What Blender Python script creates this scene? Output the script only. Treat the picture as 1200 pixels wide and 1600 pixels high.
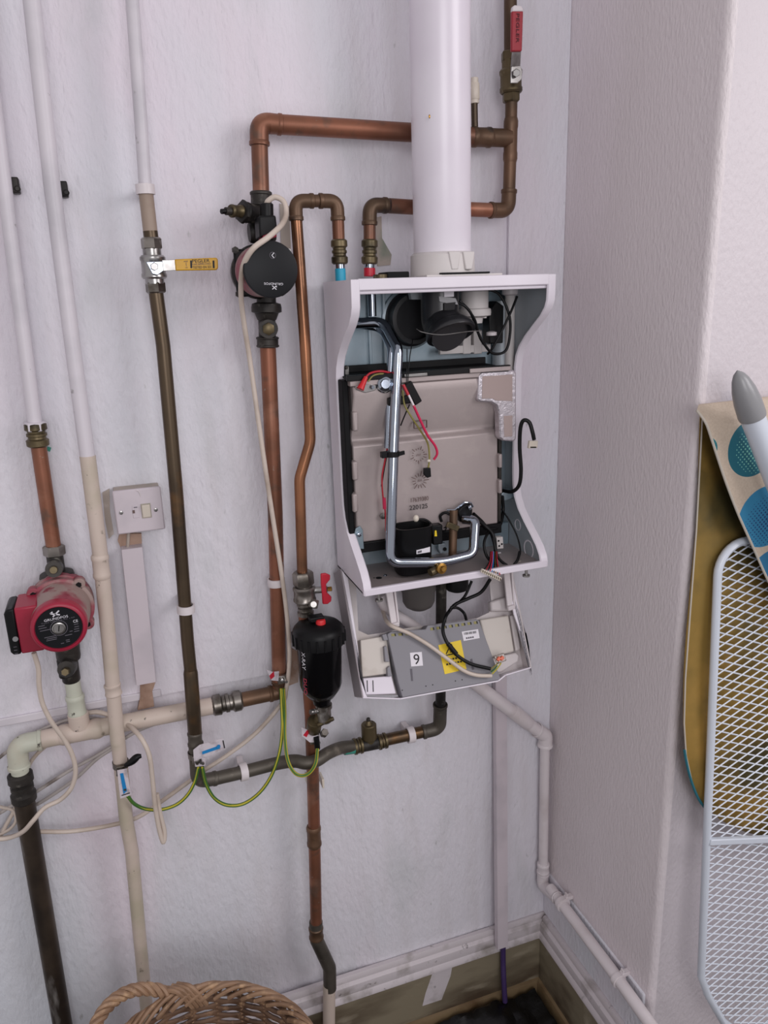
import bpy, bmesh, math, random
from mathutils import Vector, Matrix
random.seed(7)
for o in list(bpy.data.objects): bpy.data.objects.remove(o)
SC = bpy.context.scene
COL = SC.collection

# ------------------------------------------------------------------ camera, world, light, exposure
F = 1200.0                                   # focal length in pixels of the 1200 x 1600 frame
CAM = Vector((0.0, -1.45, 1.85))
ROT = Matrix(((0.94138454, 0.12131294, -0.31476709),
              (-0.33581088, 0.24840213, -0.9085854),
              (-0.03203435, 0.96103046, 0.27458013))).transposed().transposed()
cd = bpy.data.cameras.new('camera'); cam = bpy.data.objects.new('camera', cd); COL.objects.link(cam)
cd.sensor_fit = 'VERTICAL'; cd.sensor_height = 32.0; cd.sensor_width = 24.0; cd.lens = 24.0
cd.clip_start = 0.02
cam.matrix_world = Matrix.Translation(CAM) @ ROT.to_4x4()
SC.camera = cam
W = bpy.data.worlds.new('world'); SC.world = W; W.use_nodes = True
W.node_tree.nodes['Background'].inputs[0].default_value = (1.0, 0.955, 0.985, 1)
W.node_tree.nodes['Background'].inputs[1].default_value = 0.54
def area(name, loc, target, sx, sy, power, col):
    ld = bpy.data.lights.new(name, 'AREA'); ld.shape = 'RECTANGLE'; ld.size = sx; ld.size_y = sy
    ld.energy = power; ld.color = col
    o = bpy.data.objects.new(name, ld); COL.objects.link(o); o.location = loc
    o.rotation_euler = (Vector(target) - Vector(loc)).to_track_quat('-Z', 'Y').to_euler()
area('right_window_light', (1.9, -2.0, 2.45), (0.0, 0.0, 1.0), 1.0, 1.0, 19.0, (1.0, 0.965, 0.99))
area('rear_fill_light', (0.0, -3.0, 2.1), (0.15, 0.0, 1.1), 1.1, 1.2, 22.5, (0.985, 0.97, 1.0))  # added fill lamp behind the camera, lifts the left of the back wall
vs = SC.view_settings
vs.view_transform = 'Standard'; vs.look = 'None'; vs.exposure = -0.06; vs.gamma = 1.0; vs.use_curve_mapping = False

# ------------------------------------------------------------------ pixel to place
def ray(px, py): return ROT @ Vector(((px - 600) / F, -(py - 800) / F, -1.0))
def A(px, py, d=0.0):
    """point seen at (px, py) that stands d metres in front of the back wall"""
    r = ray(px, py); return CAM + r * ((-d - CAM.y) / r.y)
def AX(px, py, X):
    r = ray(px, py); return CAM + r * ((X - CAM.x) / r.x)
def AZ(px, py, Z):
    r = ray(px, py); return CAM + r * ((Z - CAM.z) / r.z)
def mpp(p):
    """metres for one pixel at point p"""
    return -(ROT.transposed() @ (p - CAM)).z / F
def V(p): return p if isinstance(p, Vector) else A(*p)

# ------------------------------------------------------------------ materials
def C(r, g, b):
    f = lambda v: (v / 255 / 12.92) if v / 255 <= 0.04045 else ((v / 255 + 0.055) / 1.055) ** 2.4
    return (f(r), f(g), f(b), 1)
M = {}
def mat(name, base, rough=0.5, metal=0.0, over=(), bump=None, stretch=(1, 1, 1), coat=0.0, trans=0.0, spec=None):
    m = bpy.data.materials.new(name); m.use_nodes = True
    nt = m.node_tree; N = nt.nodes; L = nt.links; b = N['Principled BSDF']
    b.inputs['Roughness'].default_value = rough; b.inputs['Metallic'].default_value = metal
    b.inputs['Coat Weight'].default_value = coat
    b.inputs['Transmission Weight'].default_value = trans
    if spec is not None: b.inputs['Specular IOR Level'].default_value = spec
    geo = N.new('ShaderNodeNewGeometry'); mp = N.new('ShaderNodeMapping'); mp.inputs['Scale'].default_value = stretch
    L.new(geo.outputs['Position'], mp.inputs['Vector'])
    rgb = N.new('ShaderNodeRGB'); rgb.outputs[0].default_value = base; cur = rgb.outputs[0]
    for i, (col, scale, lo, hi, *st) in enumerate(over):
        n = N.new('ShaderNodeTexNoise'); n.inputs['Scale'].default_value = scale; n.inputs['Detail'].default_value = 5
        mp2 = N.new('ShaderNodeMapping'); mp2.inputs['Location'].default_value = (i * 3.7, i * 1.3, i * 5.1)
        if st: mp2.inputs['Scale'].default_value = st[0]
        L.new(mp.outputs[0], mp2.inputs[0]); L.new(mp2.outputs[0], n.inputs['Vector'])
        r = N.new('ShaderNodeMapRange'); r.inputs[1].default_value = lo; r.inputs[2].default_value = hi
        L.new(n.outputs[0], r.inputs[0])
        mx = N.new('ShaderNodeMix'); mx.data_type = 'RGBA'; mx.inputs[7].default_value = col
        L.new(r.outputs[0], mx.inputs[0]); L.new(cur, mx.inputs[6]); cur = mx.outputs[2]
    L.new(cur, b.inputs['Base Color'])
    if bump:
        n = N.new('ShaderNodeTexNoise'); n.inputs['Scale'].default_value = bump[0]; n.inputs['Detail'].default_value = 4
        L.new(mp.outputs[0], n.inputs['Vector'])
        bp = N.new('ShaderNodeBump'); bp.inputs['Strength'].default_value = bump[1]; bp.inputs['Distance'].default_value = bump[2] if len(bump) > 2 else 0.002
        L.new(n.outputs[0], bp.inputs['Height']); L.new(bp.outputs[0], b.inputs['Normal'])
    M[name] = m; return m
mat('wall', C(224, 221, 228), 0.62, 0, [(C(216, 212, 217), 26, .48, .75, (1, 1, .35)), (C(219, 223, 230), 2.2, .48, .70), (C(229, 218, 227), 2.9, .52, .72), (C(206, 206, 210), 9, .58, .80), (C(172, 172, 172), 60, .71, .80)], (110, .85, .004), (1, 1, .4))
mat('wall_rough', C(218, 209, 211), 0.5, 0, [(C(228, 219, 223), 3, .45, .7)], (190, .5, .004), (1, 1, .4))
mat('skirting_white', C(205, 197, 200), .5, 0, [(C(150, 142, 138), 16, .55, .75), (C(90, 84, 78), 45, .66, .76)], (40, .2))
mat('skirting_wood', C(134, 124, 104), .55, 0, [(C(78, 64, 50), 5, .46, .62), (C(170, 160, 140), 11, .6, .75)], (60, .2), (.5, 1, 1.5))
mat('bead_wood', C(126, 106, 78), .5, 0, [(C(96, 72, 48), 12, .5, .7)])
mat('floor', C(52, 44, 40), .6, 0, [(C(34, 30, 28), 6, .45, .65)])
mat('bag', C(10, 10, 12), .32, 0, [], (22, .5, .01))
mat('casing', C(232, 226, 234), .28, 0, [(C(224, 216, 226), 6, .4, .7)])
mat('casing_in', C(176, 182, 188), .42, .15, [(C(160, 168, 174), 7, .4, .7)])
mat('galv', C(150, 168, 178), .35, .55, [(C(170, 182, 190), 14, .4, .65)])
mat('cast', C(172, 160, 158), .48, .35, [(C(162, 150, 150), 5, .4, .8), (C(180, 168, 165), 30, .55, .85)], (220, .08))
mat('foil', C(214, 208, 214), .3, .8, [], (160, .6, .002))
mat('pad', C(170, 152, 148), .7)
mat('black', C(13, 13, 15), .42, spec=.25)
mat('black_matt', C(14, 14, 16), .65, spec=.2)
mat('black_gloss', C(7, 7, 9), .2, spec=.25)
mat('duct_black', C(34, 34, 37), .32, spec=.6)
mat('black_face', C(17, 18, 22), .45, spec=.22)
mat('gunk', C(58, 54, 50), .5, .4, [(C(30, 28, 27), 18, .45, .65), (C(110, 106, 98), 60, .62, .76)], (90, .3))
mat('chrome', C(164, 172, 184), .10, 1.0)
mat('steel', C(168, 166, 164), .28, .9, [(C(120, 116, 112), 30, .5, .7)])
mat('plated', C(140, 134, 128), .32, .85, [(C(92, 86, 78), 26, .45, .65), (C(190, 186, 182), 50, .62, .74)])
mat('copper', C(146, 94, 72), .42, .5, [(C(116, 78, 60), 7, .40, .60), (C(94, 78, 68), 24, .56, .72), (C(166, 118, 96), 11, .56, .72), (C(150, 148, 138), 45, .70, .76)])
mat('copper_bright', C(158, 108, 78), .28, .75, [(C(112, 80, 60), 8, .42, .64), (C(184, 142, 110), 20, .62, .75)])
mat('copper_dull', C(116, 88, 68), .45, .5, [(C(84, 66, 50), 8, .42, .62), (C(60, 52, 46), 24, .6, .72)])
mat('bronze_pipe', C(92, 78, 62), .36, .7, [(C(66, 56, 46), 6, .42, .62), (C(112, 84, 56), 15, .58, .72)])
mat('lead_pipe', C(96, 90, 82), .5, .5, [(C(68, 64, 58), 9, .45, .65), (C(134, 126, 114), 30, .62, .75)])
mat('stained_pipe', C(84, 72, 60), .45, .5, [(C(54, 46, 40), 7, .44, .62), (C(158, 154, 150), 22, .60, .72, (1, 1, .25))])
mat('brass', C(176, 134, 66), .3, .9, [(C(120, 90, 50), 40, .5, .7)])
mat('brass_dirty', C(104, 92, 68), .42, .7, [(C(64, 58, 44), 25, .45, .65), (C(150, 138, 112), 60, .65, .76)])
mat('paint_pipe', C(214, 208, 214), .42, 0, [(C(196, 192, 198), 8, .5, .7), (C(140, 136, 136), 50, .68, .76)], (50, .1))
mat('cream_pipe', C(204, 188, 176), .5, 0, [(C(184, 174, 154), 9, .46, .66), (C(118, 108, 92), 40, .66, .74), (C(60, 54, 48), 75, .70, .76)], (60, .12))
mat('cream_green', C(196, 198, 182), .5, 0, [(C(188, 178, 158), 9, .46, .66), (C(70, 66, 58), 50, .64, .70)], (60, .15))
mat('beige_pipe', C(158, 140, 126), .55, 0, [(C(140, 120, 106), 12, .5, .7)])
mat('white_plastic', C(222, 214, 216), .4, 0, [(C(206, 196, 196), 12, .5, .7)])
mat('ivory_plastic', C(214, 204, 190), .38)
mat('trunk', C(206, 196, 202), .45, 0, [(C(190, 182, 188), 10, .5, .7)])
mat('patress', C(176, 164, 154), .6, 0, [(C(120, 132, 116), 14, .52, .7), (C(196, 186, 180), 25, .58, .7)])
mat('plaster_bare', C(176, 146, 128), .7, 0, [(C(140, 110, 92), 20, .5, .7), (C(200, 186, 178), 14, .56, .7)], (60, .4))
mat('tray', C(206, 198, 198), .42, 0, [(C(188, 178, 172), 12, .52, .72)])
mat('tray_out', C(150, 142, 146), .4)
mat('beige_box', C(206, 198, 190), .45, 0, [(C(176, 164, 150), 14, .55, .75)])
mat('cover_grey', C(132, 130, 136), .5)
mat('grey_dome', C(84, 80, 78), .45, .2)
mat('red_pump', C(158, 32, 58), .4, 0, [(C(136, 26, 48), 9, .5, .7)])
mat('red_dusty', C(150, 66, 80), .6, 0, [(C(158, 136, 130), 16, .42, .56), (C(130, 36, 54), 30, .60, .7)])
mat('red', C(190, 30, 52), .38)
mat('red_bright', C(206, 34, 40), .4)
mat('red_grip', C(158, 40, 52), .45)
mat('yellow_grip', C(206, 156, 30), .4, 0, [(C(186, 138, 26), 30, .5, .7)])
mat('yellow_label', C(232, 200, 36), .5)
mat('white_label', C(226, 222, 228), .5)
mat('ink', C(18, 16, 18), .6)
mat('ink_brown', C(104, 84, 80), .6)
mat('ink_soft', C(92, 88, 96), .6)
mat('ink_red', C(70, 16, 26), .6)
mat('ink_white', C(216, 214, 220), .5)
mat('ink_pink', C(176, 54, 76), .5)
mat('cable_white', C(206, 192, 180), .45, 0, [(C(176, 160, 146), 14, .5, .72)])
mat('cable_grey', C(176, 168, 164), .5, 0, [(C(120, 110, 104), 30, .56, .7)])
mat('cable_black', C(12, 12, 14), .45, spec=.3)
mat('wire_red', C(176, 30, 46), .4)
mat('wire_pink', C(206, 40, 84), .4)
mat('wire_green', C(62, 108, 44), .42)
mat('wire_yellow', C(188, 176, 56), .42)
mat('wire_olive', C(140, 132, 70), .45)
mat('blue', C(30, 128, 190), .45)
mat('cyan_tape', C(40, 158, 190), .45)
mat('verdigris', C(66, 150, 134), .6, 0, [(C(110, 104, 92), 60, .5, .6)])
mat('purple', C(66, 48, 96), .5)
mat('orange', C(216, 98, 64), .3)
mat('clear', C(196, 186, 176), .12, 0, trans=.6)
mat('tag', C(206, 198, 204), .45, 0, [(C(170, 160, 164), 60, .5, .66)])
mat('wicker', C(158, 126, 100), .55, 0, [(C(116, 88, 66), 14, .44, .66), (C(190, 156, 122), 40, .56, .7)], (160, .2))
mat('wicker_dark', C(122, 94, 74), .6, 0, [(C(84, 60, 44), 18, .44, .66), (C(160, 126, 96), 50, .58, .7)])
mat('enamel', C(206, 212, 222), .3)
mat('foil_gold', C(150, 122, 62), .42, .45, [(C(92, 82, 50), 5.5, .42, .60), (C(176, 140, 72), 8, .54, .7)])
mat('hem', C(190, 182, 170), .7)
mat('teal', C(36, 104, 118), .6)
mat('cap_grey', C(140, 140, 142), .3)
mat('seal', C(208, 202, 200), .5)

# ------------------------------------------------------------------ mesh building
class MB:
    def __init__(s): s.v = []; s.f = []
    def add(s, vs, fs):
        o = len(s.v); s.v += [Vector(v) for v in vs]; s.f += [[i + o for i in f] for f in fs]; return s
    def rings(s, rings, close=False, caps=True):
        n = len(rings[0]); vs = [p for r in rings for p in r]; fs = []
        R = len(rings)
        for i in range(R if close else R - 1):
            a = i * n; b = ((i + 1) % R) * n
            for k in range(n): fs.append([a + k, a + (k + 1) % n, b + (k + 1) % n, b + k])
        if caps and not close: fs.append(list(range(n))[::-1]); fs.append([(R - 1) * n + k for k in range(n)])
        return s.add(vs, fs)
    def sweep(s, pts, r, seg=12, caps=True, close=False, rfun=None):
        pts = [Vector(p) for p in pts]
        T = []
        n = len(pts)
        for i in range(n):
            if close: t = pts[(i + 1) % n] - pts[i - 1]
            else: t = pts[min(i + 1, n - 1)] - pts[max(i - 1, 0)]
            T.append(t.normalized())
        up = Vector((0, 0, 1)) if abs(T[0].z) < .9 else Vector((1, 0, 0))
        N = (up - T[0] * up.dot(T[0])).normalized(); R = []
        for i in range(n):
            N = (N - T[i] * N.dot(T[i])).normalized(); B = T[i].cross(N)
            rr = rfun(i / (n - 1)) * r if rfun else r
            R.append([pts[i] + (N * math.cos(2 * math.pi * k / seg) + B * math.sin(2 * math.pi * k / seg)) * rr for k in range(seg)])
        return s.rings(R, close, caps)
    def lathe(s, prof, o, ax, seg=24, roll=0.0, caps=True, sx=1.0):
        o = Vector(o); ax = Vector(ax).normalized()
        up = Vector((0, 0, 1)) if abs(ax.z) < .9 else Vector((1, 0, 0))
        N = (up - ax * up.dot(ax)).normalized(); B = ax.cross(N)
        R = [[o + ax * t + (N * math.cos(roll + 2 * math.pi * k / seg) + B * sx * math.sin(roll + 2 * math.pi * k / seg)) * max(r, 1e-5) for k in range(seg)] for t, r in prof]
        return s.rings(R, False, caps)
    def box(s, lo, hi):
        x0, y0, z0 = [min(a, b) for a, b in zip(lo, hi)]; x1, y1, z1 = [max(a, b) for a, b in zip(lo, hi)]
        return s.add([(x0, y0, z0), (x1, y0, z0), (x1, y1, z0), (x0, y1, z0), (x0, y0, z1), (x1, y0, z1), (x1, y1, z1), (x0, y1, z1)],
                     [[0, 3, 2, 1], [4, 5, 6, 7], [0, 1, 5, 4], [1, 2, 6, 5], [2, 3, 7, 6], [3, 0, 4, 7]])
    def prism(s, poly, vec):
        poly = [Vector(p) for p in poly]; vec = Vector(vec); n = len(poly)
        nn = sum(((poly[i] - poly[0]).cross(poly[(i + 1) % n] - poly[0]) for i in range(n)), Vector())
        if nn.dot(vec) > 0: poly = poly[::-1]
        vs = poly + [p + vec for p in poly]
        fs = [list(range(n)), [n + k for k in range(n)][::-1]] + [[k, n + k, n + (k + 1) % n, (k + 1) % n] for k in range(n)]
        return s.add(vs, fs)
    def bar(s, a, b, w, t, up):
        """a flat bar from a to b, w wide, t thick along up"""
        a = Vector(a); b = Vector(b); d = (b - a).normalized(); up = Vector(up); up = (up - d * up.dot(d)).normalized(); sd = d.cross(up)
        return s.prism([a + sd * w / 2 - up * t / 2, b + sd * w / 2 - up * t / 2, b - sd * w / 2 - up * t / 2, a - sd * w / 2 - up * t / 2], up * t)
    def ball(s, c, r, seg=14, rings=8):
        c = Vector(c); r = r if hasattr(r, '__len__') else (r, r, r); R = []
        for i in range(rings + 1):
            a = math.pi * i / rings; R.append([c + Vector((r[0] * max(math.sin(a), 1e-3) * math.cos(2 * math.pi * k / seg), r[1] * max(math.sin(a), 1e-3) * math.sin(2 * math.pi * k / seg), -r[2] * math.cos(a))) for k in range(seg)])
        return s.rings(R)
    def build(s, name, m, parent=None, bevel=0.0, smooth=True, label=None, kind=None, seg=2):
        xs = [v.x for v in s.v]; ys = [v.y for v in s.v]; zs = [v.z for v in s.v]
        loc = Vector(((min(xs) + max(xs)) / 2, (min(ys) + max(ys)) / 2, min(zs)))
        me = bpy.data.meshes.new(name); me.from_pydata([v - loc for v in s.v], [], s.f)
        bm = bmesh.new(); bm.from_mesh(me); bmesh.ops.recalc_face_normals(bm, faces=bm.faces); bm.to_mesh(me); bm.free()
        me.materials.append(M[m])
        if smooth:
            me.polygons.foreach_set('use_smooth', [True] * len(me.polygons))
            me.set_sharp_from_angle(angle=math.radians(38))
        o = bpy.data.objects.new(name, me); COL.objects.link(o); place(o, loc, parent)
        if bevel:
            b = o.modifiers.new('bevel', 'BEVEL'); b.width = bevel; b.segments = seg; b.limit_method = 'ANGLE'; b.angle_limit = math.radians(40)
        if label: o['label'] = label
        if kind: o['kind'] = kind
        return o
WL = {}
def place(o, loc, parent=None):
    WL[o.name] = Vector(loc)
    if parent: o.parent = parent; o.location = Vector(loc) - WL[parent.name]
    else: o.location = loc
def tag(o, label, cat, group=None):
    o['label'] = label; o['category'] = cat
    if group: o['group'] = group
    return o
def thing(name, label, cat, loc, group=None):
    o = bpy.data.objects.new(name, None); COL.objects.link(o); o.empty_display_size = .03; place(o, Vector(loc))
    return tag(o, label, cat, group)
def text(parent, s, at, right, up, h, m, name='lettering', w=None, th=.0002):
    cu = bpy.data.curves.new(name, 'FONT'); cu.body = s; cu.align_x = 'CENTER'; cu.align_y = 'CENTER'; cu.extrude = .02
    cu.resolution_u = 3
    ob = bpy.data.objects.new('tmp', cu); COL.objects.link(ob)
    me = bpy.data.meshes.new_from_object(ob); bpy.data.objects.remove(ob)
    mb = MB(); right = Vector(right).normalized(); up = Vector(up); up = (up - right * up.dot(right)).normalized(); n = right.cross(up)
    xs = [v.co.x for v in me.vertices]; ys = [v.co.y for v in me.vertices]
    if not xs: return
    sy = h / (max(ys) - min(ys)); sx = (w / (max(xs) - min(xs))) if w else sy
    cx, cy = (max(xs) + min(xs)) / 2, (max(ys) + min(ys)) / 2
    mb.add([Vector(at) + right * (v.co.x - cx) * sx + up * (v.co.y - cy) * sy + n * (v.co.z / .02 * th) for v in me.vertices], [list(p.vertices) for p in me.polygons])
    bpy.data.meshes.remove(me)
    return mb.build(name, m, parent, smooth=False)
def fillet(pts, bend, n=8):
    pts = [Vector(p) for p in pts]; out = [pts[0]]
    for i in range(1, len(pts) - 1):
        p = pts[i]; a = (pts[i - 1] - p); b = (pts[i + 1] - p); br = bend[i] if hasattr(bend, '__len__') else bend
        ang = a.angle(b)
        t = min(br / math.tan(ang / 2), a.length * .49, b.length * .49) if ang < 3.1 else 0
        if t < 1e-4: out.append(p); continue
        q0 = p + a.normalized() * t; q1 = p + b.normalized() * t
        for k in range(n + 1):
            u = k / n; out.append(q0 * (1 - u) ** 2 + p * 2 * u * (1 - u) * 1.0 + q1 * u ** 2)
    out.append(pts[-1]); return out
def spline(pts, n=8):
    P = [Vector(p) for p in pts]; P = [P[0] * 2 - P[1]] + P + [P[-1] * 2 - P[-2]]; out = []
    for i in range(1, len(P) - 2):
        a, b, c, d = P[i - 1:i + 3]
        for k in range(n):
            t = k / n
            out.append(.5 * ((2 * b) + (c - a) * t + (2 * a - 5 * b + 4 * c - d) * t * t + (3 * b - a - 3 * c + d) * t ** 3))
    out.append(P[-2]); return out
def R_(p, w): return w / 2 * mpp(V(p))
def pipe(root, pts, w, m, bend=0.0, name='pipe', seg=18):
    P = [V(p) for p in pts]; r = R_(P[len(P) // 2], w)
    return MB().sweep(fillet(P, bend), r, seg).build(name, m, root)
STY = {'sleeve': (20, [(0, .9), (.05, 1), (.95, 1), (1, .9)]),
       'bead': (20, [(0, .92), (.08, 1.05), (.2, 1.05), (.26, .98), (.74, .98), (.8, 1.05), (.92, 1.05), (1, .92)]),
       'nut': (6, [(0, .86), (.12, 1), (.88, 1), (1, .86)]),
       'comp': (20, [(0, .8), (.06, .98), (.28, 1), (.34, .8), (.42, .78), (.45, .9), (.55, .9), (.58, .78), (.66, .8), (.72, 1), (.94, .98), (1, .8)]),
       'flange': (24, [(0, .6), (.1, .95), (.3, 1), (.55, 1), (.62, .8), (1, .62)]),
       'cone': (20, [(0, 1), (.3, 1), (1, .5)]),
       'disc': (24, [(0, .94), (.2, 1), (.8, 1), (1, .94)])}
def fit(root, a, b, w, m, sty='sleeve', name='coupling', roll=0.0):
    a, b = V(a), V(b); r = R_((a + b) / 2, w); L = (b - a).length; seg, pr = STY[sty]
    return MB().lathe([(t * L, k * r) for t, k in pr], a, b - a, seg, roll).build(name, m, root)
def elbow(root, a, c, b, w, m, bend=.03, name='elbow'):
    a, b, c = V(a), V(b), V(c); r = R_(c, w); mb = MB().sweep(fillet([a, c, b], bend, 10), r, 18)
    o = mb.build(name, m, root)
    for p, q in ((a, c), (b, c)):
        u = (q - p).normalized(); MB().lathe([(0, r * 1.0), (.001, r * 1.09), (.006, r * 1.09), (.008, r)], p, u, 18).build('solder_ring', m, o)
    return o
def clip(label, p, axis, w, m='white_plastic', wall=.0, group=None):
    """a pipe clip: ring around the pipe and a base back to the wall"""
    p = V(p); r = R_(p, w); t = thing('pipe_clip', label, 'pipe clip', (p.x, p.y, p.z - .01), group)
    ax = Vector(axis).normalized()
    mb = MB(); n = 22; outer = []; h = .0075
    u = Vector((0, -1, 0)); u = (u - ax * u.dot(ax)).normalized(); v = ax.cross(u)
    ring = lambda rr, s: [p + ax * s + (u * math.cos(2 * math.pi * k / n) + v * math.sin(2 * math.pi * k / n)) * rr for k in range(n)]
    mb.rings([ring(r, -h), ring(r * 1.22, -h), ring(r * 1.22, h), ring(r, h)], close=True)
    mb.build('clip_ring', m, t)
    b = MB(); b.bar(p - u * r * 1.15, Vector((p.x, wall, p.z)), .016, .013, ax); b.build('clip_base', m, t, bevel=.001)
    return t
def cable(name, label, cat, pts, w, m, group=None, seg=10, stripe=None, root=None):
    P = spline([V(p) for p in pts]); r = R_(P[len(P) // 2], w)
    if root is not None: return MB().sweep(P, r, seg).build(name, m, root)
    if not stripe:
        return tag(MB().sweep(P, r, seg).build(name, m), label, cat, group)
    t = thing(name, label, cat, min(P, key=lambda q: q.z), group)
    MB().sweep(P, r, seg).build('green_insulation', m, t)
    MB().sweep([p + Vector((-.25, -.75, .6)) * r * .55 for p in P], r * .62, 8).build('yellow_stripe', stripe, t)
    return t
UP = Vector((0, 0, 1)); OUT = Vector((0, -1, 0)); RT = Vector((1, 0, 0))

# ================================================================== THE SETTING
XS = 0.912          # side wall plane
YR = -0.425         # wall right of the outside corner
ZT = 2.75
def smooth(a, b, x):
    t = max(0, min(1, (x - a) / (b - a))); return t * t * (3 - 2 * t)
def wall_back():
    mb = MB(); nx, nz = 150, 170; x0, x1 = -1.6, XS + .1
    def h(x, z):
        y = .0012 * math.sin(x * 9 + z * 4) + .0010 * math.sin(z * 13 - x * 5)
        return y
    zs = [ZT * k / nz for k in range(nz + 1)]
    zs = sorted([z for z in zs if abs(z - 1.09) > .012] + [1.0885, 1.0915])
    vs = []
    for z in zs:
        for i in range(nx + 1):
            x = x0 + (x1 - x0) * i / nx
            step = .011 * (1 - smooth(.36, .47, x)) if z < 1.09 else 0
            vs.append((x, .003 + h(x, z) + step, z))
    fs = [[j * (nx + 1) + i, j * (nx + 1) + i + 1, (j + 1) * (nx + 1) + i + 1, (j + 1) * (nx + 1) + i] for j in range(len(zs) - 1) for i in range(nx)]
    mb.add(vs, fs)
    mb.box((x0, .03, 0), (x1, .12, ZT))
    o = mb.build('wall_back', 'wall'); o['kind'] = 'structure'
    for q, m in (([(586, 340), (596, 338), (597, 372), (612, 398), (610, 414), (590, 416)], 'patress'), ([(437, 318), (452, 322), (455, 400), (450, 408), (440, 400)], 'patress'),
                 ([(453, 1012), (468, 1020), (466, 1066), (450, 1072), (446, 1050)], 'plaster_bare'), ([(160, 770), (171, 764), (172, 800), (178, 834), (170, 842), (164, 812)], 'patress'),
                 ([(120, 905), (129, 910), (134, 925), (122, 922)], 'verdigris'), ([(74, 698), (80, 700), (78, 706), (73, 704)], 'verdigris'), ([(1, 1)], None)):
        if m: MB().prism([A(px, py, .0012) for px, py in q], (0, .004, 0)).build('worn_patch', m, o)
    return o
wall_back()
rcn = .014
o = MB().prism([(XS, .03, 0)] + [(XS + rcn - rcn * math.cos(math.radians(a)), YR + rcn - rcn * math.sin(math.radians(a)), 0) for a in range(0, 91, 15)] + [(XS + rcn, .03, 0)], (0, 0, ZT)).build('wall_side', 'wall_rough'); o['kind'] = 'structure'
mat('wall_dimmed', C(205, 197, 201), 0.5, 0, [(C(210, 202, 206), 3, .45, .7)], (150, .5, .004), (1, 1, .6))  # same paint as the side wall, colour darkened to offset excess lamp light
o = MB().box((XS + rcn, YR, 0), (2.6, YR + .1, ZT)).build('wall_right', 'wall_dimmed'); o['kind'] = 'structure'
o = MB().box((-1.6, -3.4, -.08), (2.6, .12, 0)).build('floor', 'floor'); o['kind'] = 'structure'
# thin plaster strip above and behind the boiler, running into the corner
o = MB().box((A(793, 380, 0).x, -.006, .262), (XS, .004, ZT)).build('trim_1', 'wall', bevel=.002); o['kind'] = 'structure'
# ledge where the upper wall lining ends
o = MB().box((-1.6, -.001, 1.090), (.02, .004, 1.106)).build('trim_2', 'paint_pipe', bevel=.002); o['kind'] = 'structure'
def skirting():
    t = bpy.data.objects.new('baseboard_back', None); COL.objects.link(t); place(t, Vector((0, 0, 0))); t['kind'] = 'structure'
    prof = [(-.0, .262), (.010, .262), (.014, .254), (.013, .246), (.020, .240), (.022, .228), (.020, .216), (.026, .208), (.026, .200), (.0, .198)]
    MB().prism([(-1.6, -d, z) for d, z in prof], (XS + 1.6, 0, 0)).build('moulding', 'skirting_white', t)
    MB().box((-1.6, -.020, .03), (XS, .004, .200)).build('board', 'skirting_wood', t)
    MB().prism([A(665, 1552, .0203), A(676, 1520, .0203), A(692, 1509, .0203), (A(707, 1508, .0203)), A(704, 1525, .0203), A(690, 1562, .0203), A(660, 1572, .0203)], (0, .001, 0)).build('paint_smear', 'skirting_white', t)
    MB().prism([(-1.6, -d, z) for d, z in [(.018, .0), (.030, .0), (.030, .054), (.027, .062), (.018, .065)]], (XS + 1.6, 0, 0)).build('quarter_bead', 'bead_wood', t)
    s = bpy.data.objects.new('baseboard_side', None); COL.objects.link(s); place(s, Vector((XS, 0, 0))); s['kind'] = 'structure'
    y0 = -.02; vec = (0, YR - y0, 0)
    MB().prism([(XS - d, y0, z) for d, z in prof], vec).build('moulding', 'skirting_white', s)
    MB().box((XS - .020, y0, .03), (XS, YR, .200)).build('board', 'skirting_wood', s)
    MB().prism([(XS - d, y0, z) for d, z in [(.018, .0), (.030, .0), (.030, .054), (.027, .062), (.018, .065)]], vec).build('quarter_bead', 'bead_wood', s)
skirting()
# a raised strip of paint above the side skirting
o = MB().box((XS - .004, -.005, .262), (XS + .01, YR + .016, .40)).build('trim_3', 'wall', bevel=.004); o['kind'] = 'structure'

# ================================================================== FLUE
def flue():
    top = A(687, -60, .13); bot = A(690.5, 398, .13)
    x, y = (top.x + bot.x) / 2, -.13; r = R_((690, 200, .13), 93)
    t = thing('flue_pipe', 'tall white round flue pipe rising from the boiler top', 'flue', (x, y, 1.872))
    MB().lathe([(0, r * .985), (.002, r), (ZT - bot.z - .02, r)], (x, y, bot.z - .004), UP, 40).build('tube', 'casing', t)
    rc = R_((690, 410, .13), 101)
    MB().lathe([(0, rc * 1.02), (.004, rc), (bot.z - 1.873 - .001, rc * .985), (bot.z - 1.873 + .004, r * .99)], (x, y, 1.873), UP, 40).build('collar', 'seal', t)
    MB().box((A(652, 424, .15).x, -.075, 1.8725), (A(776, 424, .17).x, -.192, 1.8765)).build('gasket', 'seal', t, bevel=.001)
    MB().box((A(690, 424, .19).x, -.17, 1.8766), (A(764, 424, .19).x, -.1935, 1.8795)).build('gasket_seal', 'black_matt', t)
    for px in (714, 736):
        c = A(px, 404, .13) + Vector((0, 0, 0)); w = .019
        a = A(px - 3, 410, .188)
        MB().prism([a + Vector((-w / 2 - .002, 0, .018)), a + Vector((w / 2 + .002, 0, .018)), a + Vector((w / 2 - .003, 0, -.012)), a + Vector((-w / 2 + .003, 0, -.012))], (0, .012, 0)).build('clamp_lug', 'seal', t, bevel=.002)
    MB().ball(A(671, 182, .13 + r * .97), (.0016, .001, .0032)).build('rust_spot', 'brass', t)
flue()

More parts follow.
